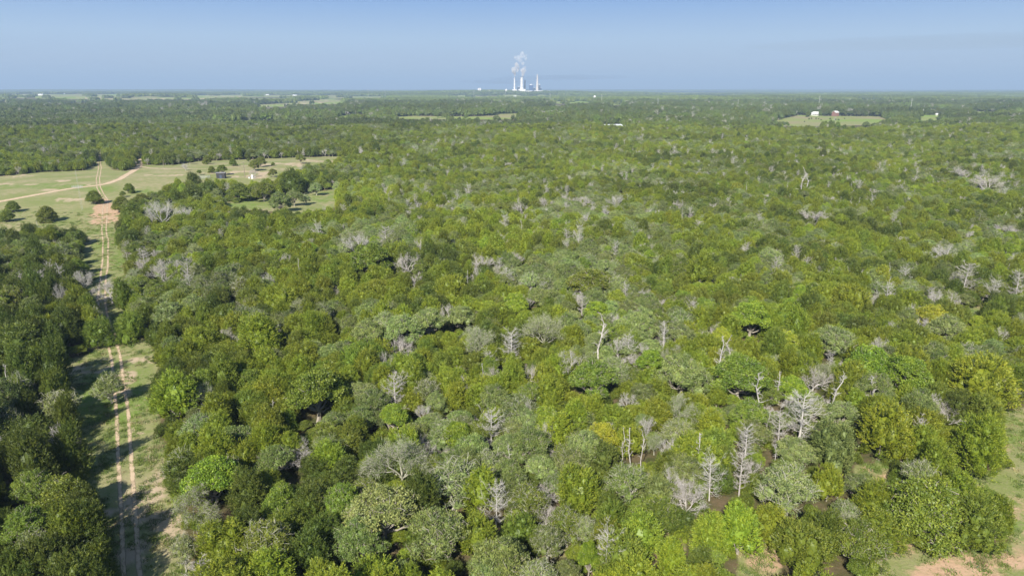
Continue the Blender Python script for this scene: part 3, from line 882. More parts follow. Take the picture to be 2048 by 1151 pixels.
for ln in CAT.strip().splitlines():
    a, lab, sh = [s.strip() for s in ln.split('|')]
    k, x, y, wd, t = a.split()
    k, fixed = k[0], (int(k[1]) if len(k) > 1 else -1)
    LM.append((k, float(x), float(y), float(wd), t, lab, sh)); FIX.append(fixed)

GROUPS = {'C': 'cedars of the woodland', 'O': 'oaks of the woodland', 'G': 'broadleaf trees of the woodland', 'D': 'bare dead trees in the woodland', 'H': 'half-dead trees of the woodland'}
CATS = {'C': 'cedar', 'O': 'oak', 'G': 'leafy tree', 'D': 'dead tree', 'H': 'dying tree'}
rnd = random.Random(7)
def put_tree(k, pi, x, y, z, sc, rz, tint, label):
    p = PROTO[k][pi]
    root = empty(NAME[k][0], (x, y, z), rz, 1)
    e_ = rnd.uniform(.9, 1.12); root.scale = (sc[0] * e_, sc[0] / e_, sc[1]); root.rotation_euler = (rnd.uniform(-.06, .06), rnd.uniform(-.06, .06), rz)
    tag(root, label, CATS[KIND[k]], GROUPS[KIND[k]])
    for nm, me in p['meshes']:
        o = bpy.data.objects.new(nm, me); COL.objects.link(o); o.parent = root
        if nm == 'crown': o['tint'] = tint
    return root
lm_world = []
for (k, px, py, wd, tn, lab, sh), fx in zip(LM, FIX):
    pi = rnd.randrange(len(PROTO[k])); pi = fx if fx >= 0 else pi; p = PROTO[k][pi]
    s = 1.0
    for _ in range(6):
        x, y, z, t = at(px, py, p['zc'] * s)
        dep = project(x, y, z + p['zc'] * s)[2]
        s = wd * dep / FOC / p['w']
    s = min(s, 2.3)
    sz = max(s, .8) * (1 if s < 1.5 else .85) if wd > 15 else s
    if k in 'BS' and s < .8: sz = .85
    if k == 'B' and tn == 'red': sz = s
    x, y, z, t = at(px, py, p['zc'] * sz)
    tint = TINT.get(tn, (.1, .1, .1)); tint = [c * rnd.uniform(.93, 1.07) for c in tint]
    put_tree(k, pi, x, y, z, (s, sz), rnd.uniform(0, 6.28), tint, lab)
    lm_world.append((x, y, p['w'] * s, px, py, k))
lmw = np.array([(a, b, c) for a, b, c, *_ in lm_world])

# ------------------------------------------------------------ the rest of the woodland
rng = np.random.default_rng(3)
pts = []
def layer(y0, y1, sp, sc, lod):
    ys = np.arange(y0, y1, sp * .87)
    out = []
    for i, yy in enumerate(ys):
        xm = .86 * yy + 34
        xs = np.arange(-xm, xm, sp) + (sp / 2 if i % 2 else 0)
        out.append(np.stack([xs, np.full(len(xs), yy)], 1))
    P = np.concatenate(out); P += rng.uniform(-.42, .42, P.shape) * sp
    x, y = P[:, 0], P[:, 1]; z = hgt(x, y)
    px, py, dep = project(x, y, z)
    ok = ~opens(x, y, z, 7.5 * sc)
    # ragged natural thinning and a few open glades
    ok &= rng.random(len(x)) > .05 + .35 * (vnoise(x / 38, y / 38, 21) > .86)
    s = sc * rng.uniform(.7, 1.3, len(x))
    return [np.concatenate([v[ok][:, None] for v in (x, y, z, px, py, dep, s)], 1), lod]
L1 = layer(34, 560, 3.8, .80, 0)
L1b = layer(560, 1000, 4.6, .95, 0)
L2 = layer(1000, 1300, 6.2, 1.15, 1)
L3 = layer(1300, 2900, 10, 1.75, 1)
A = np.concatenate([np.c_[l[0], np.full(len(l[0]), l[1])] for l in (L1, L1b, L2, L3)])
x, y, z, px, py, dep, s, lod = A.T
keep = np.ones(len(A), bool)
near = np.where(y < 520)[0]
for (lx, ly, lw, lpx, lpy, lk) in lm_world:
    if ly > 520: continue
    q = np.hypot(x[near] - lx, (y[near] - (ly - (3.6 if lk == 'D' and lw > 5.5 else 2.2 if lk in 'DBSH' else 1.2))) * .85)
    keep[near[q < .38 * lw + (1.2 if lk in 'DBSW' else 1.5) * s[near]]] = False
# the woods open up into patches beyond the big wood
keep &= ~open_noise(x, y)
A = A[keep]; x, y, z, px, py, dep, s, lod = A.T
n = len(A)
# which kind stands where
u = rng.random(n); patch = vnoise(x / 26, y / 26, 41); patch2 = vnoise(x / 60, y / 60, 43); patch3 = vnoise(x / 34, y / 34, 45)
kinds = np.full(n, 'C', dtype='<U1')
p_oak = np.clip((patch - .52) * 2.6, .04, .75) + .05
p_gr = np.clip((patch2 - .55) * 1.6, .03, .45) * np.where(px > 900, 1.35, .8)
p_dead = .05 + np.clip((patch3 - .58) * .75, 0, .22) + .045 * ((px > 750) & (py > 330) & (py < 1000))
c0 = p_dead; c1 = c0 + .016; c2 = c1 + p_oak; c3 = c2 + p_gr * .6
kinds[u < c3] = 'G'; kinds[u < c2] = 'O'; kinds[u < c1] = 'H'; kinds[u < c0] = 'D'
isfar = y > 1000
kinds[isfar & (kinds == 'C') & (rng.random(n) < .55)] = 'O'
u2 = rng.random(n)
sub = kinds.copy()
sub[(kinds == 'O') & (u2 < .22)] = 'W'
sub[(kinds == 'D') & (u2 < .72)] = 'B'; sub[(kinds == 'D') & (u2 > .88)] = 'S'
tp = vnoise(x / 21, y / 21, 51) * .6 + rng.random(n) * .4
leftdark = np.clip((330 - px) / 260, 0, 1) * (y < 330)
tn = np.empty(n, dtype='<U6')
for i in range(n):
    k = kinds[i]; v = tp[i]
    if k == 'C': tn[i] = 'dark' if v < .3 + .35 * leftdark[i] else 'mid' if v < .44 + .3 * leftdark[i] else 'olive' if v < .74 else 'golden' if v < .79 else 'green' if v < .92 else 'bright'
    elif k == 'O': tn[i] = 'mid' if v < .36 else 'grey' if v < .62 else 'pale' if v < .82 and px[i] > 330 else 'green'
    elif k == 'G': tn[i] = 'green' if v < .56 else 'bright' if v < .78 else 'vivid' if v < .84 else 'yellow' if v > .96 else 'mid'
    elif k == 'H': tn[i] = 'pale' if v < .6 else 'grey'
    else: tn[i] = 'mid'
    if y[i] > 900 + 100 * tp[i] and tn[i] in ('olive', 'golden', 'bright', 'yellow', 'vivid', 'pale'): tn[i] = ('mid', 'dark', 'mid', 'green', 'grey')[i % 5]
tints = np.array([TINT[t] for t in tn]) * (1 + rng.uniform(-.16, .16, (n, 1)) * np.where(y > 900, .6, 1)[:, None]) * rng.uniform(.94, 1.06, (n, 3)) * np.where(lod > 0, .72, 1)[:, None] * (.82 + .4 * vnoise(x / 75, y / 95, 96))[:, None] * np.where(lod > 0, .62 + .7 * vnoise(x / 230, y / 150, 98), 1)[:, None]
wide = (kinds == 'O') | (kinds == 'G')
near_ = lod == 0
s[wide & near_] *= .80; s[(kinds == 'H') & near_] *= .72; s[(kinds == 'D') & near_] *= .68
ph = s * rng.uniform(.8, 1.1, n) * (.8 + .45 * vnoise(x / 13, y / 13, 97)) * np.where((px < 260) & (y < 220), 1.3, 1)
ph[wide & near_] *= 1.1; ph[(kinds == 'D') & near_] *= 1.35; ph[(kinds == 'H') & near_] *= 1.25
rot = rng.uniform(0, 6.283, n)
inview = (px > -20) & (px < 2068) & (py > 170) & (py < 1151 + 90)
ind = np.zeros(n, bool)
for K in 'COGDH':
    have = sum(1 for l in LM if KIND[l[0]] == K)
    c = np.where((kinds == K) & inview & (lod == 0))[0]
    c = c[np.argsort(-(s[c] / dep[c]))][:max(0, (299 - have))]
    ind[c] = True

# labels for single trees: what it looks like and where it stands from the nearest landmark
LOOK = {'olive': 'olive green', 'golden': 'yellowish olive', 'dark': 'very dark green', 'green': 'mid green', 'grey': 'greyish green', 'bright': 'bright green', 'vivid': 'rich green',
        'yellow': 'yellow-green', 'pale': 'pale grey-green', 'mid': 'dull dark green'}
ORD = ['nearest', 'second', 'third', 'fourth', 'fifth', 'sixth', 'seventh', 'eighth', 'ninth', 'tenth', 'eleventh', 'twelfth', 'thirteenth', 'fourteenth', 'fifteenth', 'sixteenth', 'seventeenth', 'eighteenth', 'nineteenth', 'twentieth']
anch = [(l[1], l[2], l[6]) for l in LM if l[6]]
ax_ = np.array([(a[0], a[1]) for a in anch])
buckets = {}
for i in np.where(ind)[0]:
    pz = 4.5 * s[i]; cx, cy, _ = project(x[i], y[i], z[i] + pz)
    d = np.hypot((ax_[:, 0] - cx), (ax_[:, 1] - cy) * 1.2); j = int(np.argmin(d))
    dx, dy = cx - ax_[j, 0], cy - ax_[j, 1]
    if abs(dx) > 2.2 * abs(dy): w_ = 'right of' if dx > 0 else 'left of'
    elif abs(dy) > 2.2 * abs(dx): w_ = 'in front of' if dy > 0 else 'behind'
    else: w_ = ('in front, right of' if dx > 0 else 'in front, left of') if dy > 0 else ('behind, right of' if dx > 0 else 'behind, left of')
    sz_ = '' 
    look = {'D': {'D': 'bare spiky dead tree', 'B': 'bare bushy dead tree', 'S': 'bare thin snag'}.get(sub[i]), 'H': 'half-dead twiggy tree'}.get(kinds[i]) or \
        LOOK[tn[i]] + ' ' + {'C': 'cedar', 'O': 'white-limbed oak' if sub[i] == 'W' else 'oak', 'G': 'leafy tree'}[kinds[i]]
    buckets.setdefault((look, w_, j), []).append((d[j], i))
labels = {}
for (look, w_, j), lst in buckets.items():
    lst.sort()
    for q, (_, i) in enumerate(lst):
        lb = f"{ORD[min(q, 19)]} {look} {w_} the {anch[j][2]}"
        if len(lb.replace('-', ' ').split()) > 16: lb = lb.replace('greyish green', 'greyish').replace('pale grey-green', 'pale').replace('very dark green', 'dark').replace('dull dark green', 'dull').replace(' in front, ', ' before, ').replace('bare bushy dead', 'bushy dead')
        labels[i] = lb
for i in np.where(ind)[0]:
    k = sub[i]
    put_tree(k, int(rng.integers(0, len(PROTO[k]))), x[i], y[i], z[i], (s[i], ph[i]), rot[i], [float(c) for c in tints[i]], labels[i])

# everything smaller and farther: one object per kind
def woodland(name, label, cat, protos, P, S, RZ, TN, IX):
    me = bpy.data.meshes.new(name); me.vertices.add(len(P)); me.vertices.foreach_set('co', np.asarray(P, np.float32).ravel())
    for nm, ty, arr, fld in (('scl', 'FLOAT_VECTOR', S, 'vector'), ('tint', 'FLOAT_VECTOR', TN, 'vector'), ('rotv', 'FLOAT_VECTOR', RZ, 'vector'), ('idx', 'INT', IX, 'value')):
        a = me.attributes.new(nm, ty, 'POINT'); a.data.foreach_set(fld, np.asarray(arr, np.int32 if ty == 'INT' else np.float32).ravel())
    o = mobj(name, me)
    g = bpy.data.node_groups.new(name, 'GeometryNodeTree')
    g.interface.new_socket('Geometry', in_out='INPUT', socket_type='NodeSocketGeometry'); g.interface.new_socket('Geometry', in_out='OUTPUT', socket_type='NodeSocketGeometry')
    gi, go = g.nodes.new('NodeGroupInput'), g.nodes.new('NodeGroupOutput')
    ins = g.nodes.new('GeometryNodeInstanceOnPoints'); ins.inputs['Pick Instance'].default_value = True
    join = g.nodes.new('GeometryNodeGeometryToInstance')
    for p in reversed(protos):
        oi = g.nodes.new('GeometryNodeObjectInfo'); oi.inputs['Object'].default_value = p; oi.inputs['As Instance'].default_value = True
        g.links.new(oi.outputs['Geometry'], join.inputs[0])
    g.links.new(gi.outputs[0], ins.inputs['Points']); g.links.new(join.outputs[0], ins.inputs['Instance'])
    def na(nm, dt, sock):
        a = g.nodes.new('GeometryNodeInputNamedAttribute'); a.data_type = dt; a.inputs['Name'].default_value = nm; g.links.new(a.outputs[0], ins.inputs[sock])
    na('scl', 'FLOAT_VECTOR', 'Scale'); na('rotv', 'FLOAT_VECTOR', 'Rotation'); na('idx', 'INT', 'Instance Index')
    g.links.new(ins.outputs[0], go.inputs[0])
    o.modifiers.new('woodland', 'NODES').node_group = g
    tag(o, label, cat, kind='stuff')
    return o
P3 = np.stack([x, y, z], 1); el_ = rng.uniform(.88, 1.14, n); S3 = np.stack([s * el_, s / el_, ph], 1); R3 = np.stack([rng.uniform(-.07, .07, n), rng.uniform(-.07, .07, n), rot], 1)
info = {'C': ('cedar_woodland', 'mass of farther cedars filling the wood out to the far fields', 'CC'), 'O': ('oak_woodland', 'mass of farther oaks mixed through the wood and the plain', 'OW'),
        'G': ('leafy_woodland', 'mass of farther bright leafy trees mixed through the wood', 'G'), 'D': ('dead_woodland', 'scattered farther bare dead trees across the wood', 'DBS'), 'H': ('dying_woodland', 'farther half-dead grey-twigged trees of the wood', 'H')}
for K, (nm, lab, subs) in info.items():
    protos, off = [], {}
    for sb in dict.fromkeys(subs):
        off[sb] = (len(protos), len(PROTO[sb])); protos += [joined(p, sb) for p in PROTO[sb]]
    lowk = {'C': 'C', 'O': 'O', 'G': 'G'}.get(K)
    if lowk:
        off['low'] = (len(protos), len(LOW[lowk])); protos += [joined(p, 'low') for p in LOW[lowk]]
    sel = np.where((kinds == K) & ~ind & ((lod == 0) | (K in 'COG') | (rng.random(n) < .55)))[0]
    ix = np.array([off['low'][0] + int(r * off['low'][1]) if (lod[i] and lowk) else off[sub[i]][0] + int(r * off[sub[i]][1]) for i, r in zip(sel, rng.random(len(sel)))])
    woodland(nm, lab, CATS[K] + 's', protos, P3[sel], S3[sel], R3[sel], tints[sel], ix)
print('trees', n, 'individual', int(ind.sum()) + len(LM))

# woods beyond three kilometres: clumps of crowns
def clump(seed):
    r = np.random.default_rng(seed); g = Geo()
    for i in range(11):
        c = np.array([r.uniform(-11, 11), r.uniform(-11, 11), r.uniform(3.5, 5.5)])
        rad = r.uniform(3.2, 5.2)
        g.blob(c, np.array([rad, rad, c[2] + r.uniform(-.5, 1.5)]), r, r.uniform(.8, 1.2), 7, 5, .22)
        d = r.normal(size=(26, 3)); d[:, 2] = abs(d[:, 2]); d /= np.linalg.norm(d, axis=1)[:, None]
        g.tris(c + d * rad, d + r.normal(size=d.shape) * .5, 1.8, 1.6, r.uniform(.7, 1.3, 26), r)
    return joined(dict(parts=[('crown', g, LEAF)]), 'clump')
rows = []
yy = 2850.0
while yy < 26000:
    st = yy * .0085
    xs = np.arange(-.84 * yy, .84 * yy, st); xs = xs + rng.uniform(-.4, .4, len(xs)) * st
    rows.append(np.stack([xs, yy + rng.uniform(-.4, .4, len(xs)) * st, np.full(len(xs), st)], 1)); yy += st * .9
Q = np.concatenate(rows); qx, qy, st = Q.T; qz = hgt(qx, qy)
qpx, qpy, qd = project(qx, qy, qz)
ok = ~opens(qx, qy, qz, 11) & ~open_noise(qx, qy)
ok &= ~((qpx > 1290) & (qpx < 1455) & (qpy > 184.2) & (qpy < 188)) & (np.hypot((qx - 160) / 420, (qy - 6500) / 300) > 1)
Q = Q[ok]; qx, qy, st = Q.T; qz = hgt(qx, qy); m_ = len(Q)
hs = st / 24 * 1.25
tn2 = np.array([TINT[('mid', 'dark', 'dark', 'green', 'mid')[i % 5]] for i in rng.integers(0, 5, m_)]) * rng.uniform(.7, .9, (m_, 1)) * (.6 + .75 * vnoise(qx / 700, qy / 420, 99))[:, None]
woodland('far_woods', 'hazy blue-green woods stretching to the horizon', 'woods', [clump(5), clump(6), clump(7)], np.stack([qx, qy, qz], 1),
         np.stack([hs, hs, np.clip(hs, 1, 1.5)], 1), np.stack([qx * 0, qx * 0, rng.uniform(0, 6.28, m_)], 1), tn2, rng.integers(0, 3, m_))
print('clumps', m_)

# brush between the trees
def brush():
    ys = np.arange(34, 330, 2.7); out = []
    for yy in ys:
        xs = np.arange(-.86 * yy - 30, .86 * yy + 30, 3.0); out.append(np.stack([xs, np.full(len(xs), yy)], 1))
    P = np.concatenate(out); P += rng.uniform(-1.5, 1.5, P.shape)
    bx, by = P.T; bz = hgt(bx, by); bpx, bpy, bd = project(bx, by, bz)
    ok = ~cleared(bpx, bpy) & (rng.random(len(bx)) < .7)
    bx, by, bz = bx[ok], by[ok], bz[ok]; k = len(bx)
    bs = rng.uniform(.25, .5, k)
    tn_ = np.array([TINT[('mid', 'olive', 'green', 'dark', 'bright')[i]] for i in rng.choice(5, k, p=[.3, .25, .2, .15, .1])]) * rng.uniform(.8, 1.1, (k, 1))
    woodland('undergrowth', 'low brush and young cedars filling the floor of the wood', 'undergrowth', [joined(p_, 'brush') for p_ in PROTO['C'][:3]] + [joined(p_, 'brush') for p_ in PROTO['G'][:2]],
             np.stack([bx, by, bz - .2], 1), np.stack([bs, bs, bs * .75], 1), np.stack([bx * 0, bx * 0, rng.uniform(0, 6.28, k)], 1), tn_, rng.integers(0, 5, k))
brush()

# grass tufts and weeds over the open ground near by
def tufts():
    prs = []
    for sd in (1, 2, 3):
        r = np.random.default_rng(sd); g = Geo(); b = r.normal(size=(70, 3)) * (.28, .28, 0)
        g.tris(b, r.normal(size=(70, 3)) * .5 + (0, 0, .8), r.uniform(.12, .34, 70), .05, r.uniform(.7, 1.3, 70), r)
        prs.append(joined(dict(parts=[('crown', g, LEAF)]), 'tuft'))
    N_ = 60000; ty = rng.uniform(50, 330, N_) ; tx = rng.uniform(-.86, .86, N_) * ty
    tz = hgt(tx, ty); qx_, qy_, _ = project(tx, ty, tz)
    ok = cleared(qx_, qy_) & (vnoise(tx / 3, ty / 3, 81) + vnoise(tx / 9, ty / 9, 82) > .7 + rng.uniform(-.25, .25, N_))
    trk = np.array([at(a, b_)[:2] for a, b_ in TRK[:12]])
    tx, ty, tz = tx[ok], ty[ok], tz[ok]
    off = np.abs(tx - np.interp(ty, trk[:, 1], trk[:, 0])); ok = (off < .35) | (off > 1.5); tx, ty, tz = tx[ok], ty[ok], tz[ok]; k = len(tx)
    cols = np.array([(.13, .19, .03), (.19, .24, .05), (.33, .29, .14), (.09, .14, .03)])[rng.choice(4, k, p=[.4, .3, .15, .15])] * rng.uniform(.8, 1.2, (k, 1))
    ts = rng.uniform(.5, 1.7, k) ** 1.3
    woodland('grass_tufts', 'grass tufts and low weeds dotting the open ground', 'grass', prs, np.stack([tx, ty, tz], 1), np.stack([ts, ts, ts * .9], 1),
             np.stack([tx * 0, tx * 0, rng.uniform(0, 6.28, k)], 1), cols, rng.integers(0, 3, k))
    print('tufts', k)
tufts()

# ------------------------------------------------------------ buildings, poles and the power station
WHITE = plain('white_paint', (.78, .77, .74), .6, .06, .5)
CREAM = plain('cream_wall', (.66, .60, .50), .8, .1, .4)
BRICK = plain('red_brick', (.24, .125, .10), .85, .2, 1.5)
TIN = plain('pale_metal_roof', (.62, .66, .66), .4, .08, .3)
WROOF = plain('white_roof', (.80, .80, .78), .5, .05, .3)
GREYM = plain('galvanised_steel', (.52, .53, .52), .5, .1, 1, .3)
CONC = plain('pale_concrete', (.74, .72, .70), .8, .05, .02)
BEIGE = plain('beige_concrete', (.62, .56, .50), .8, .05, .02)
BLUE = plain('blue_cladding', (.045, .085, .19), .5, .1, .05)
SLATE = plain('dark_cladding', (.05, .07, .11), .6, .1, .05)
WOODP = plain('weathered_wood', (.22, .18, .14), .9, .2, 2)
BLACK = plain('black_metal', (.03, .03, .035), .6, .2, 2)
GLASS = plain('window_glass', (.05, .07, .09), .15, .1, 1)
DARKR = plain('brown_roof', (.25, .20, .17), .8, .15, 1)

class MB:
    def __init__(s): s.v = []; s.f = []
    def box(s, x0, x1, y0, y1, z0, z1):
        b = len(s.v); s.v += [(x, y, z) for z in (z0, z1) for x, y in ((x0, y0), (x1, y0), (x1, y1), (x0, y1))]
        s.f += [tuple(b + i for i in q) for q in ((0, 3, 2, 1), (4, 5, 6, 7), (0, 1, 5, 4), (1, 2, 6, 5), (2, 3, 7, 6), (3, 0, 4, 7))]
        return s
    def cyl(s, cx, cy, prof, k=20):
        b = len(s.v)
        for r, z in prof: s.v += [(cx + r * math.cos(6.28318 * i / k), cy + r * math.sin(6.28318 * i / k), z) for i in range(k)]
        for j in range(len(prof) - 1):
            for i in range(k): s.f.append((b + j * k + i, b + j * k + (i + 1) % k, b + (j + 1) * k + (i + 1) % k, b + (j + 1) * k + i))
        s.f.append(tuple(b + i for i in reversed(range(k)))); s.f.append(tuple(b + (len(prof) - 1) * k + i for i in range(k)))
        return s
    def gable(s, x0, x1, y0, y1, z0, z1, ov=.5, th=.25):
        """pitched roof, ridge along x, with thickness"""
        ym = (y0 + y1) / 2; b = len(s.v)
        A = [(y0 - ov, z0 - .15), (ym, z1), (y1 + ov, z0 - .15), (y1 + ov, z0 - .15 - th), (ym, z1 - th), (y0 - ov, z0 - .15 - th)]
        for x in (x0 - ov, x1 + ov): s.v += [(x, a, c) for a, c in A]
        for i in range(6): s.f.append((b + i, b + (i + 1) % 6, b + 6 + (i + 1) % 6, b + 6 + i))
        for o in (0, 6): s.f += [(b + o, b + o + 1, b + o + 4, b + o + 5), (b + o + 1, b + o + 2, b + o + 3, b + o + 4)]
        return s
    def hip(s, x0, x1, y0, y1, z0, z1, ov=.6):
        b = len(s.v); ym = (y0 + y1) / 2; d = (y1 - y0) / 2
        s.v += [(x0 - ov, y0 - ov, z0), (x1 + ov, y0 - ov, z0), (x1 + ov, y1 + ov, z0), (x0 - ov, y1 + ov, z0), (x0 + d, ym, z1), (x1 - d, ym, z1)]
        s.f += [(b, b + 1, b + 5, b + 4), (b + 1, b + 2, b + 5), (b + 2, b + 3, b + 4, b + 5), (b + 3, b, b + 4), (b + 3, b + 2, b + 1, b)]
        return s
    def bar(s, p, q, r=.05):
        p, q = Vector(p), Vector(q); d = (q - p).normalized(); u = d.orthogonal().normalized(); w_ = d.cross(u); b = len(s.v)
        for c in (p, q): s.v += [tuple(c + u * r * math.cos(a) + w_ * r * math.sin(a)) for a in (.785, 2.356, 3.927, 5.498)]
        s.f += [(b, b + 1, b + 5, b + 4), (b + 1, b + 2, b + 6, b + 5), (b + 2, b + 3, b + 7, b + 6), (b + 3, b, b + 4, b + 7), (b + 3, b + 2, b + 1, b), (b + 4, b + 5, b + 6, b + 7)]
        return s
    def build(s, name, m, parent=None): return mobj(name, mesh_from(name, s.v, s.f, [m]), parent)

def house(px, py, wd, dp, hh, rh, wallm, roofm, label, cat='house', rz=0, hip=False, name='farm_house', porch=False, win=True, chim=False):
    x, y, z, t = at(px, py); W = wd / 2; D = dp / 2
    r = empty(name, (x, y, z), rz); tag(r, label, cat)
    m = MB().box(-W, W, -D, D, -.5, hh)
    if not hip:      # gable ends
        b = len(m.v); rz_ = hh + rh - .3
        for sx in (-W, W): m.v += [(sx, -D, hh), (sx, D, hh), (sx, 0, rz_)]
        m.f += [(b, b + 2, b + 1), (b + 3, b + 4, b + 5), (b, b + 3, b + 5, b + 2), (b + 1, b + 2, b + 5, b + 4)]
    m.build('wall', wallm, r)
    rf = (MB().hip(-W, W, -D, D, hh + .004, hh + rh) if hip else MB().gable(-W, W, -D, D, hh + .2, hh + rh)).build('roof', roofm, r)
    if chim: MB().box(W * .4, W * .4 + .9, -.4, .5, hh, hh + rh + 1).build('chimney', BRICK, rf)
    if win:
        nW = max(2, int(wd / 5))
        for i in range(nW):
            cx = -W + (i + .5) * wd / nW
            if i == nW // 2: MB().box(cx - .55, cx + .55, -D - .06, -D + .05, 0, 2.1).build('door', DARKR, r)
            else: MB().box(cx - .7, cx + .7, -D - .05, -D + .05, 1.0, 2.2).build('window', GLASS, r)
    if porch:
        p = MB().box(-W * .9, W * .9, -D - 3, -D - .1, hh - .5, hh - .3)
        for i in range(5): p.box(-W * .88 + i * W * .44 - .1, -W * .88 + i * W * .44 + .1, -D - 2.95, -D - 2.75, -.3, hh - .5)
        p.build('porch', WHITE, r)
    return r
# the homestead field on the right
h1 = house(1631, 231, 24, 12, 4.2, 4.5, WHITE, WROOF, 'white farmhouse with wide white roof at the head of the right-hand field', porch=True, hip=True)
house(1614, 229, 5, 4, 2.6, 1.4, WHITE, WROOF, 'small white shed just left of the white farmhouse', 'shed', name='shed', win=False)
house(1670, 232.5, 12, 10, 8.5, 3.5, BRICK, WROOF, 'tall red brick house with white roof among trees right of the white farmhouse', rz=.5, chim=True)
house(1686, 222, 9, 7, 5.2, 2.2, CREAM, WROOF, 'low white-roofed outbuilding behind the red brick house', 'shed', name='outbuilding')
house(1225, 257, 26, 11, 3.6, 2.3, plain('peach_wall', (.62, .42, .34), .8, .1, .4), TIN, 'long low ranch house with grey-green metal roof and peach end wall, centre right', rz=.35, name='ranch_house')
# far homesteads
for (a, b, wd, lab) in [(82, 190.5, 34, 'white farmhouse on the far left ridge'), (127, 188.5, 26, 'long white barn right of the farmhouse on the left ridge'), (38, 184.8, 24, 'white building above the treeline at the far left skyline'),
                        (275, 192, 36, 'white farmstead at the far end of the left ridge field'), (535, 190.5, 26, 'white farmhouse in the brown field left of the power station'),
                        (576, 190, 24, 'pale barn between the brown field farmhouse and a long white barn'), (590, 192, 34, 'long white barn at the right end of the brown field'),
                        (695, 201, 18, 'small white house in the tan clearing left of the tall poles'), (720, 200, 18, 'small reddish-roofed house beside the small white house'),
                        (785, 191.5, 36, 'white sheds beyond the second tall pole'), (834, 197, 26, 'white farmhouse in trees between tall poles, centre left'), (852, 189.5, 50, 'long low white sheds under the left horizon by the power station'),
                        (1030, 193.5, 20, 'small white house straight below the thin chimney'), (1100, 184.8, 60, 'low white roof at the horizon right of the power station'),
                        (1435, 215, 5, 'tiny white shed in the woods left of the homestead field'), (1735, 206, 6, 'tiny pale roof left of the twin white tanks'),
                        (1648, 195.5, 10, 'tiny white roof beside the pole above the homestead'), (1873, 231, 4.5, 'tiny white shed at the edge of the small right field'), (1240, 186.5, 60, 'pale row of sheds near the right horizon'),
                        (1679, 183.5, 90, 'bright white roof on the right skyline')]:
    mm = BRICK if 'reddish' in lab else WHITE
    x_, y_, _, _ = at(a, b)
    house(a, b, wd, wd * .45, 3 + wd * .07, 1.5 + wd * .06, WHITE, BRICK if mm is BRICK else WROOF, lab, 'barn' if 'barn' in lab or 'shed' in lab else 'house', name='far_barn' if 'barn' in lab or 'shed' in lab else 'far_house', win=wd < 30)

def tank(px, py, r, h, label):
    x, y, z, t = at(px, py)
    e = empty('storage_tank', (x, y, z)); tag(e, label, 'tank', 'white storage tanks in the woods')
    MB().cyl(0, 0, [(r, -.5), (r, h)], 18).build('tank_wall', WHITE, e)
    MB().cyl(0, 0, [(r * 1.02, h + .003), (r * .9, h + r * .35), (r * .3, h + r * .6)], 18).build('tank_roof', WROOF, e)
tank(1774, 205, 2.3, 11, 'left one of two white storage tanks standing in the right woods')
tank(1781, 205, 2.3, 11, 'right one of two white storage tanks standing in the right woods')
def water_tower(px, py, label):
    x, y, z, t = at(px, py)
    e = empty('water_tower', (x, y, z)); tag(e, label, 'water tower')
    MB().cyl(0, 0, [(3, 18), (5.5, 20), (6.2, 23), (5.5, 26), (2.5, 28)], 16).build('tank', WHITE, e)
    for sx, sy in ((-1, -1), (1, -1), (1, 1), (-1, 1)): MB().bar((sx * 5, sy * 5, -.5), (sx * 3.5, sy * 3.5, 21), .45).build('leg', WHITE, e)
    MB().cyl(0, 0, [(1.2, -.5), (1.2, 18)], 10).build('riser', WHITE, e)
water_tower(1189, 203, 'white water tower in the woods right of the power station')

# tall steel poles of the power line
def pole(px, py, top, label, arms=2, name='power_pole', g='tall pale poles of the power line', m=None, cat='power pole', rr=.55):
    x, y, z, t = at(px, py); dep = project(x, y, z)[2]
    h = (py - top) * dep / FOC / CP
    m = m or GREYM
    e = empty(name, (x, y, z)); tag(e, label, cat, g)
    MB().cyl(0, 0, [(rr * 1.3, -.5), (rr * .9, h * .6), (rr * .5, h)], 10).build('mast', m, e)
    for k in range(arms):
        a = MB().bar((-h * .075, 0, h * (.95 - k * .1)), (h * .075, 0, h * (.95 - k * .1)), rr * .35)
        o = a.build('crossarm', m, e)
        i = MB()
        for sx in (-1, 1): i.cyl(sx * h * .07, 0, [(rr * .3, h * (.95 - k * .1) - h * .035), (rr * .3, h * (.95 - k * .1) - rr * .3)], 6)
        i.build('insulators', m, o)
for a, b, c, lab in [(737, 198, 179, 'tall white pole left of the power station, tallest on the left'), (770.5, 197, 181, 'pole just right of the tallest left pole'), (948, 202, 182, 'pole below the white silos of the power station'),
                     (1011, 202, 184, 'pole left of the thin white chimney'), (1100, 207, 188, 'pole right of the power station in front of the woods'), (1203, 209, 190.5, 'pole beside the water tower'),
                     (1315, 220, 198, 'pole in the woods below the lake'), (1475, 219, 200, 'pole in the woods left of the homestead field'), (1637, 215, 193, 'pole above the white farmhouse'),
                     (1820, 226, 199, 'pole right of the twin tanks, nearest of the line'), (1845, 231, 219, 'short pole at the small right field'), (1495, 187, 180.5, 'faint far pole on the horizon right of the lake'),
                     (1567, 187, 181, 'faint far pole on the horizon above the homestead field')]:
    pole(a, b, c, lab)
pole(328, 335, 320, 'thin wooden pole at the edge of the woods behind the ranch field', 1, 'utility_pole', 'wooden poles of the ranch field', WOODP, 'utility pole', .16)
ep = pole(490, 354.5, 325.5, 'wooden pole with a transformer by the well head in the ranch field', 1, 'utility_pole', 'wooden poles of the ranch field', WOODP, 'utility pole', .17)
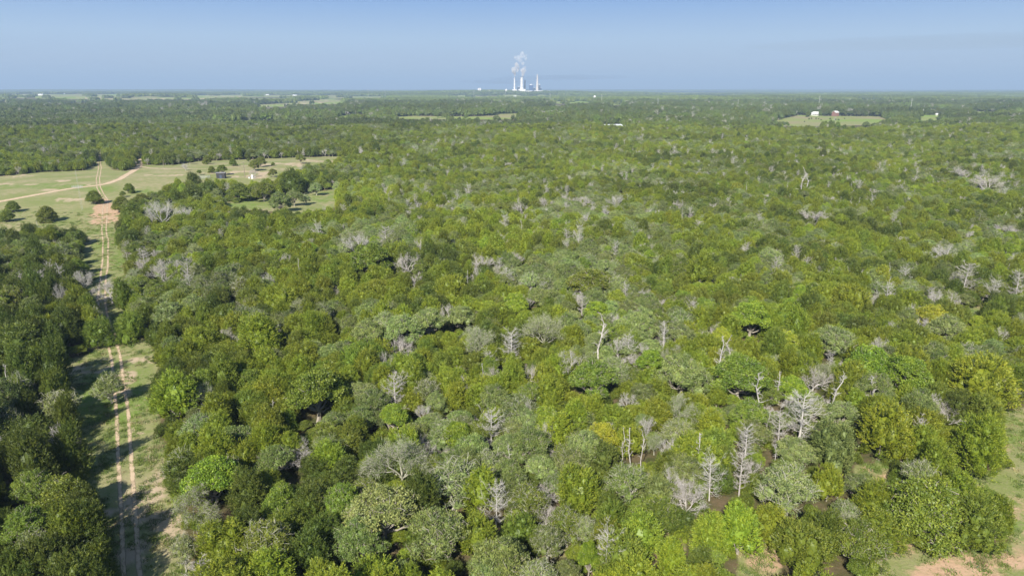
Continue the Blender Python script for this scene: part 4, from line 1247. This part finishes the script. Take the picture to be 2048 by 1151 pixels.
def lattice(px, py, top, label):
    x, y, z, t = at(px, py); dep = project(x, y, z)[2]; h = (py - top) * dep / FOC / CP
    e = empty('lattice_mast', (x, y, z)); tag(e, label, 'mast')
    m = MB(); W = .35
    cs = [(-W, -W * .6), (W, -W * .6), (0, W)]
    for a_, b_ in cs: m.bar((a_, b_, -.3), (a_ * .6, b_ * .6, h), .022)
    m.build('frame', GREYM, e)
    m = MB()
    for i in range(int(h / .8)):
        z0, z1 = i * .8, (i + 1) * .8
        for k in range(3):
            a_, b_ = cs[k], cs[(k + 1) % 3]; f0, f1 = 1 - .4 * z0 / h, 1 - .4 * z1 / h
            m.bar((a_[0] * f0, a_[1] * f0, z0), (b_[0] * f1, b_[1] * f1, z1), .012)
    m.build('bracing', GREYM, e)
lattice(165, 420, 343, 'thin grey lattice mast standing in the ranch field left of the track')

# ranch field gear
def shed(px, py):
    x, y, z, t = at(px, py); e = empty('feed_shed', (x, y, z), .15); tag(e, 'small black box-like shed beside the pair of field trees', 'shed')
    MB().box(-2.6, 2.6, -1.8, 1.8, -.2, 3.3).build('wall', BLACK, e)
    MB().box(-2.9, 2.9, -2.1, 2.1, 3.304, 3.55).build('roof', plain('dull_roof', (.25, .24, .25), .7), e)
    MB().box(-.7, .7, -1.86, -1.75, 0, 2.2).build('door', SLATE, e)
shed(443, 356)
def well(px, py):
    x, y, z, t = at(px, py); e = empty('well_head', (x, y, z)); tag(e, 'small white well head equipment below the wooden pole', 'well equipment')
    MB().cyl(0, 0, [(.8, -.2), (.8, 2.0), (.3, 2.4)], 14).build('tank', WHITE, e)
    MB().cyl(1.5, .4, [(.2, -.2), (.2, 1.5)], 8).build('pipe', GREYM, e)
    MB().box(-2.6, -1.4, -.5, .5, -.1, 1.1).build('pump_housing', GREYM, e)
well(505, 357)
def pen(px, py):
    x, y, z, t = at(px, py); e = empty('cattle_pen', (x, y, z), .1); tag(e, 'grey rail cattle pen in bare ground left of the black shed', 'pen')
    c = [(-4, -3), (4, -3), (4, 3), (-4, 3)]
    for k in range(4):
        a_, b_ = c[k], c[(k + 1) % 4]; m = MB()
        for zz in (.4, .8, 1.2, 1.6): m.bar((*a_, zz), (*b_, zz), .05)
        m.build('rail_panel', GREYM, e)
        for f in (0, .5):
            qx_, qy_ = a_[0] + (b_[0] - a_[0]) * f, a_[1] + (b_[1] - a_[1]) * f
            MB().bar((qx_, qy_, -.2), (qx_, qy_, 1.8), .08).build('post', WOODP, e)
pen(405, 357)
def panels():
    x0, y0, z0, _ = at(144, 377); x1, y1, z1, _ = at(166, 376)
    e = empty('fence_panels', (x0, y0, z0)); tag(e, 'row of pale grey fence panels beside the dirt road', 'fence')
    L = math.hypot(x1 - x0, y1 - y0); e.rotation_euler = (0, 0, math.atan2(y1 - y0, x1 - x0)); n_ = 5
    for i in range(n_):
        m = MB(); a_, b_ = i * L / n_, (i + .94) * L / n_
        for zz in (.3, .6, .9, 1.2, 1.5): m.bar((a_, 0, zz), (b_, 0, zz), .05)
        m.bar((a_, 0, -.2), (a_, 0, 1.6), .06); m.bar((b_, 0, -.2), (b_, 0, 1.6), .06); m.build('panel', GREYM, e)
panels()
# low bushes in the homestead field
bm_ = [cedar(301, 2.6, 1.5, lo=True), cedar(302, 2.2, 1.7, lo=True)]
for p in bm_: p['me'] = build_parts(p, 'field_bush')['meshes']
for i, (a, b, s_, lab) in enumerate([(1618, 239, 1.3, 'leftmost dark bush in the homestead field'), (1623, 238, 1.2, 'dark bush beside the leftmost one in the homestead field'), (1632, 238, 1.1, 'dark bush under the white farmhouse'),
        (1637, 238.5, 1.0, 'small dark bush right below the white farmhouse'), (1642, 241, 1.0, 'lone low bush nearer in the homestead field'), (1660, 239, 1.4, 'taller dark bush below the brick house'),
        (1671, 240.5, 1.3, 'dark bush right of the taller one below the brick house'), (1677, 241, 1.4, 'rightmost of three dark bushes below the brick house'), (1689, 238, 1.0, 'small bush at the right of the homestead field'), (1609, 244, .9, 'tiny bush nearest in the homestead field')]):
    x_, y_, z_, _ = at(a, b); r_ = empty('field_bush', (x_, y_, z_), i); r_.scale = (s_,) * 3; tag(r_, lab, 'bush', 'dark bushes in the homestead field')
    for nm, me in bm_[i % 2]['me']:
        o = bpy.data.objects.new(nm, me); COL.objects.link(o); o.parent = r_
        if nm == 'crown': o['tint'] = TINT['dark']

# power station: 6.5 km off, one pixel is about 4.8 m
PD = 6500.0
def pw(px): return (px - 1024) / FOC * (PD * CP)       # metres across
GZ = float(hgt(160, PD))
def pz(py):                                             # height above the plant's ground
    b = (575.5 - py) / FOC; return H + PD * (-SP + b * CP) / (CP + b * SP) - GZ
def stack(px, top, r0, r1, m, label, band=None, dy=0):
    e = empty('chimney', (pw(px), PD + dy, GZ)); tag(e, label, 'chimney'); h = pz(top)
    MB().cyl(0, 0, [(r0, -8), (r0 * .8 + r1 * .2, h * .3), (r0 * .35 + r1 * .65, h * .65), (r1, h - 4)], 28).build('shaft', m, e)
    MB().cyl(0, 0, [(r1 * 1.08, h - 3.99), (r1 * 1.08, h)], 28).build('rim', BLACK if band else m, e)
    for k in (.35, .65, .9): MB().cyl(0, 0, [(r0 + (r1 - r0) * k + .6, h * k), (r0 + (r1 - r0) * k + 1.2, h * k + 2.5)], 28).build('platform', GREYM, e)
    return h
hA = stack(1029, 154.5, 9, 5.5, CONC, 'thin white chimney, leftmost of the power station', 1)
hB = stack(1043.5, 153.5, 15, 12, CONC, 'thick bright white chimney in the middle of the power station', 1)
hC = stack(1050, 160, 8, 6, SLATE, 'dark shaded chimney tucked behind the thick white one', dy=60)
hD = stack(1074.5, 149, 13, 4.5, BEIGE, 'tall tapering beige chimney, rightmost of the power station')
def block(px0, px1, top, m, label, name='boiler_house', dy=0, dep=40, roofm=None, cat='industrial building', hoods=0):
    x0, x1 = pw(px0), pw(px1); h = pz(top); W = (x1 - x0) / 2
    e = empty(name, ((x0 + x1) / 2, PD + dy, GZ)); tag(e, label, cat)
    MB().box(-W, W, -dep / 2, dep / 2, -8, h).build('wall', m, e)
    r = MB().box(-W * 1.02, W * 1.02, -dep / 2 - .5, dep / 2 + .5, h + .01, h + 2).build('roof', roofm or WROOF, e)
    if hoods: MB().box(-W * .5, W * .2, -8, 8, h + 2.01, h + 8).build('roof_hood', roofm or WROOF, r)
    nb_ = max(2, int(W / 7))
    for i in range(nb_):
        cx = -W + (i + .5) * 2 * W / nb_
        MB().box(cx - 1.6, cx + 1.6, -dep / 2 - .3, -dep / 2 + .3, h * .15, h * .8).build('louvre_strip', GLASS if m in (BLUE, SLATE) else GREYM, e)
block(1058, 1066.5, 170.3, BLUE, 'tall blue boiler house with white roof between the chimneys', dy=10, hoods=1)
block(1066.9, 1070.5, 176, SLATE, 'lower dark block against the blue boiler house', dy=14, dep=30)
block(1076.5, 1080.8, 169.8, SLATE, 'tall dark block right of the beige chimney', dy=30, hoods=1)
block(1081, 1083.5, 176.5, BLUE, 'narrow blue block at the right end of the power station', dy=30, dep=24)
block(1034.5, 1040, 174.2, SLATE, 'dark stepped block left of the thick chimney', dy=40)
block(1024, 1034, 179.5, WHITE, 'low white hall at the foot of the thin chimney', 'turbine_hall', dy=-20)
block(1037, 1051, 178.6, WHITE, 'low white hall at the foot of the thick chimney', 'turbine_hall', dy=-30)
block(1052, 1066, 182, WHITE, 'long low white shed below the blue boiler house', 'turbine_hall', dy=-40)
block(1068, 1085, 181.6, WHITE, 'long low white shed at the foot of the beige chimney', 'turbine_hall', dy=-40)
block(1010.5, 1014, 178.6, WHITE, 'small white tower left of the thin chimney', 'transfer_tower', dy=-20, dep=14)
block(938, 951.5, 182.3, WROOF, 'long white flat shed at the far left of the power station', 'storage_shed', dep=30)
block(968, 981, 182.8, WHITE, 'low white shed right of the twin silos', 'storage_shed', dep=24)
block(977.5, 980.5, 181, WHITE, 'small white block on the right end of the low shed', 'transfer_tower', dep=14, dy=-26)
for a, lab in ((957.3, 'left one of two white silos'), (960.9, 'right one of two white silos')):
    e = empty('silo', (pw(a), PD, GZ)); tag(e, lab + ' left of the power station', 'silo', 'white silos'); h = pz(176.6)
    MB().cyl(0, 0, [(7.8, -8), (7.8, h - 3)], 24).build('silo_wall', CONC, e); MB().cyl(0, 0, [(7.9, h - 2.99), (6, h), (2, h + .8)], 24).build('silo_roof', WHITE, e)

# steam plumes: real volumes
def plume(label, balls, dens, seed):
    V, F = [], []; g = Geo(); r = np.random.default_rng(seed)
    cx = sum(pw(b[0]) for b in balls) / len(balls); 
    for (a, b, rad) in balls:
        g.blob(np.array([pw(a) - cx, r.uniform(-10, 10), pz(b)]), np.array([rad, rad, rad * 1.05]) * 1.25, r, 1, 14, 10, .05)
    V, F, L_ = g.out()
    m = bpy.data.materials.new('steam'); m.use_nodes = True; nt = m.node_tree; nt.nodes.clear()
    out = nt.nodes.new('ShaderNodeOutputMaterial'); pv = nt.nodes.new('ShaderNodeVolumePrincipled')
    pv.inputs['Color'].default_value = (1, .97, .96, 1); pv.inputs['Anisotropy'].default_value = -.45
    tc = nt.nodes.new('ShaderNodeTexCoord'); no = nt.nodes.new('ShaderNodeTexNoise'); no.inputs['Scale'].default_value = .035; no.inputs['Detail'].default_value = 4
    nt.links.new(tc.outputs['Object'], no.inputs['Vector'])
    mr = nt.nodes.new('ShaderNodeMapRange'); mr.inputs['From Min'].default_value = .36; mr.inputs['From Max'].default_value = .6; mr.inputs['To Max'].default_value = dens
    nt.links.new(no.outputs['Fac'], mr.inputs['Value']); nt.links.new(mr.outputs['Result'], pv.inputs['Density'])
    nt.links.new(pv.outputs[0], out.inputs['Volume'])
    o = mobj('steam_plume', mesh_from('steam_plume', V, F, [m])); o.location = (cx, PD, GZ)
    tag(o, label, 'steam', kind='stuff')
plume('white steam curling up from the thin chimney', [(1029.5, 151, 7), (1029, 146, 12), (1027.5, 142, 16), (1026.5, 139, 14), (1031, 137, 14), (1034, 141, 12), (1036, 137, 12), (1034, 132, 15), (1032.5, 129, 13), (1037, 134, 8)], .16, 1)
plume('white steam rising from the thick chimney', [(1045, 151, 9), (1046, 147, 12), (1046.5, 142, 17), (1043.5, 141, 11), (1049.5, 141.5, 11), (1048, 137, 11), (1050, 135, 7)], .16, 2)
plume('thin dispersing pinkish steam high above the chimneys', [(1045, 127, 12), (1047, 126, 9), (1036, 116, 18), (1043, 113, 16), (1031, 115, 12), (1044, 108, 16), (1047, 112, 14), (1051, 117, 12), (1040, 120, 16), (1052, 111, 9)], .035, 3)

# ------------------------------------------------------------ smoke drifting in thin layers
def smoke(name, px, py, D, hx, hy, hz_, dens, col, label, tilt=0):
    b = (575.5 - py) / FOC; X = (px - 1024) / FOC * D; Z = H + D * (-SP + b * CP) / (CP + b * SP)
    g = Geo(); g.blob(np.zeros(3), np.array([hx, hy, hz_]), np.random.default_rng(1), 1, 32, 16, 0)
    V, F, L_ = g.out()
    m = bpy.data.materials.new(name); m.use_nodes = True; nt = m.node_tree; nt.nodes.clear()
    out = nt.nodes.new('ShaderNodeOutputMaterial'); pv = nt.nodes.new('ShaderNodeVolumePrincipled')
    pv.inputs['Color'].default_value = (*col, 1); pv.inputs['Density'].default_value = dens
    nt.links.new(pv.outputs[0], out.inputs['Volume'])
    o = mobj(name, mesh_from(name, V, F, [m])); o.location = (X, D, Z); o.rotation_euler = (0, tilt, 0)
    tag(o, label, 'smoke', kind='stuff')
smoke('smoke_layer', 1110, 156, 9000, 900, 1500, 26, 1.1e-4, (.20, .24, .34), 'thin dark smoke layer drifting right from behind the power station', -.012)
smoke('smoke_layer', 1000, 164, 9000, 500, 1500, 24, .9e-4, (.20, .24, .34), 'faint smoke layer left of the chimneys')
smoke('smoke_layer', 1900, 84, 16000, 5200, 2500, 130, .5e-4, (.42, .42, .34), 'faint brownish smoke band high on the right of the sky', -.02)

# ------------------------------------------------------------ haze
hz = MB().box(-30000, 30000, -900, 29000, -14, 400)
hm = bpy.data.materials.new('haze'); hm.use_nodes = True; hm.node_tree.nodes.clear()
_o = hm.node_tree.nodes.new('ShaderNodeOutputMaterial'); _p = hm.node_tree.nodes.new('ShaderNodeVolumePrincipled')
_p.inputs['Color'].default_value = (.52, .71, .95, 1); _p.inputs['Density'].default_value = 1.15e-4; _p.inputs['Anisotropy'].default_value = 0
hm.node_tree.links.new(_p.outputs[0], _o.inputs['Volume'])
tag(hz.build('haze', hm), 'thin blue haze over the plain', 'haze', kind='stuff')
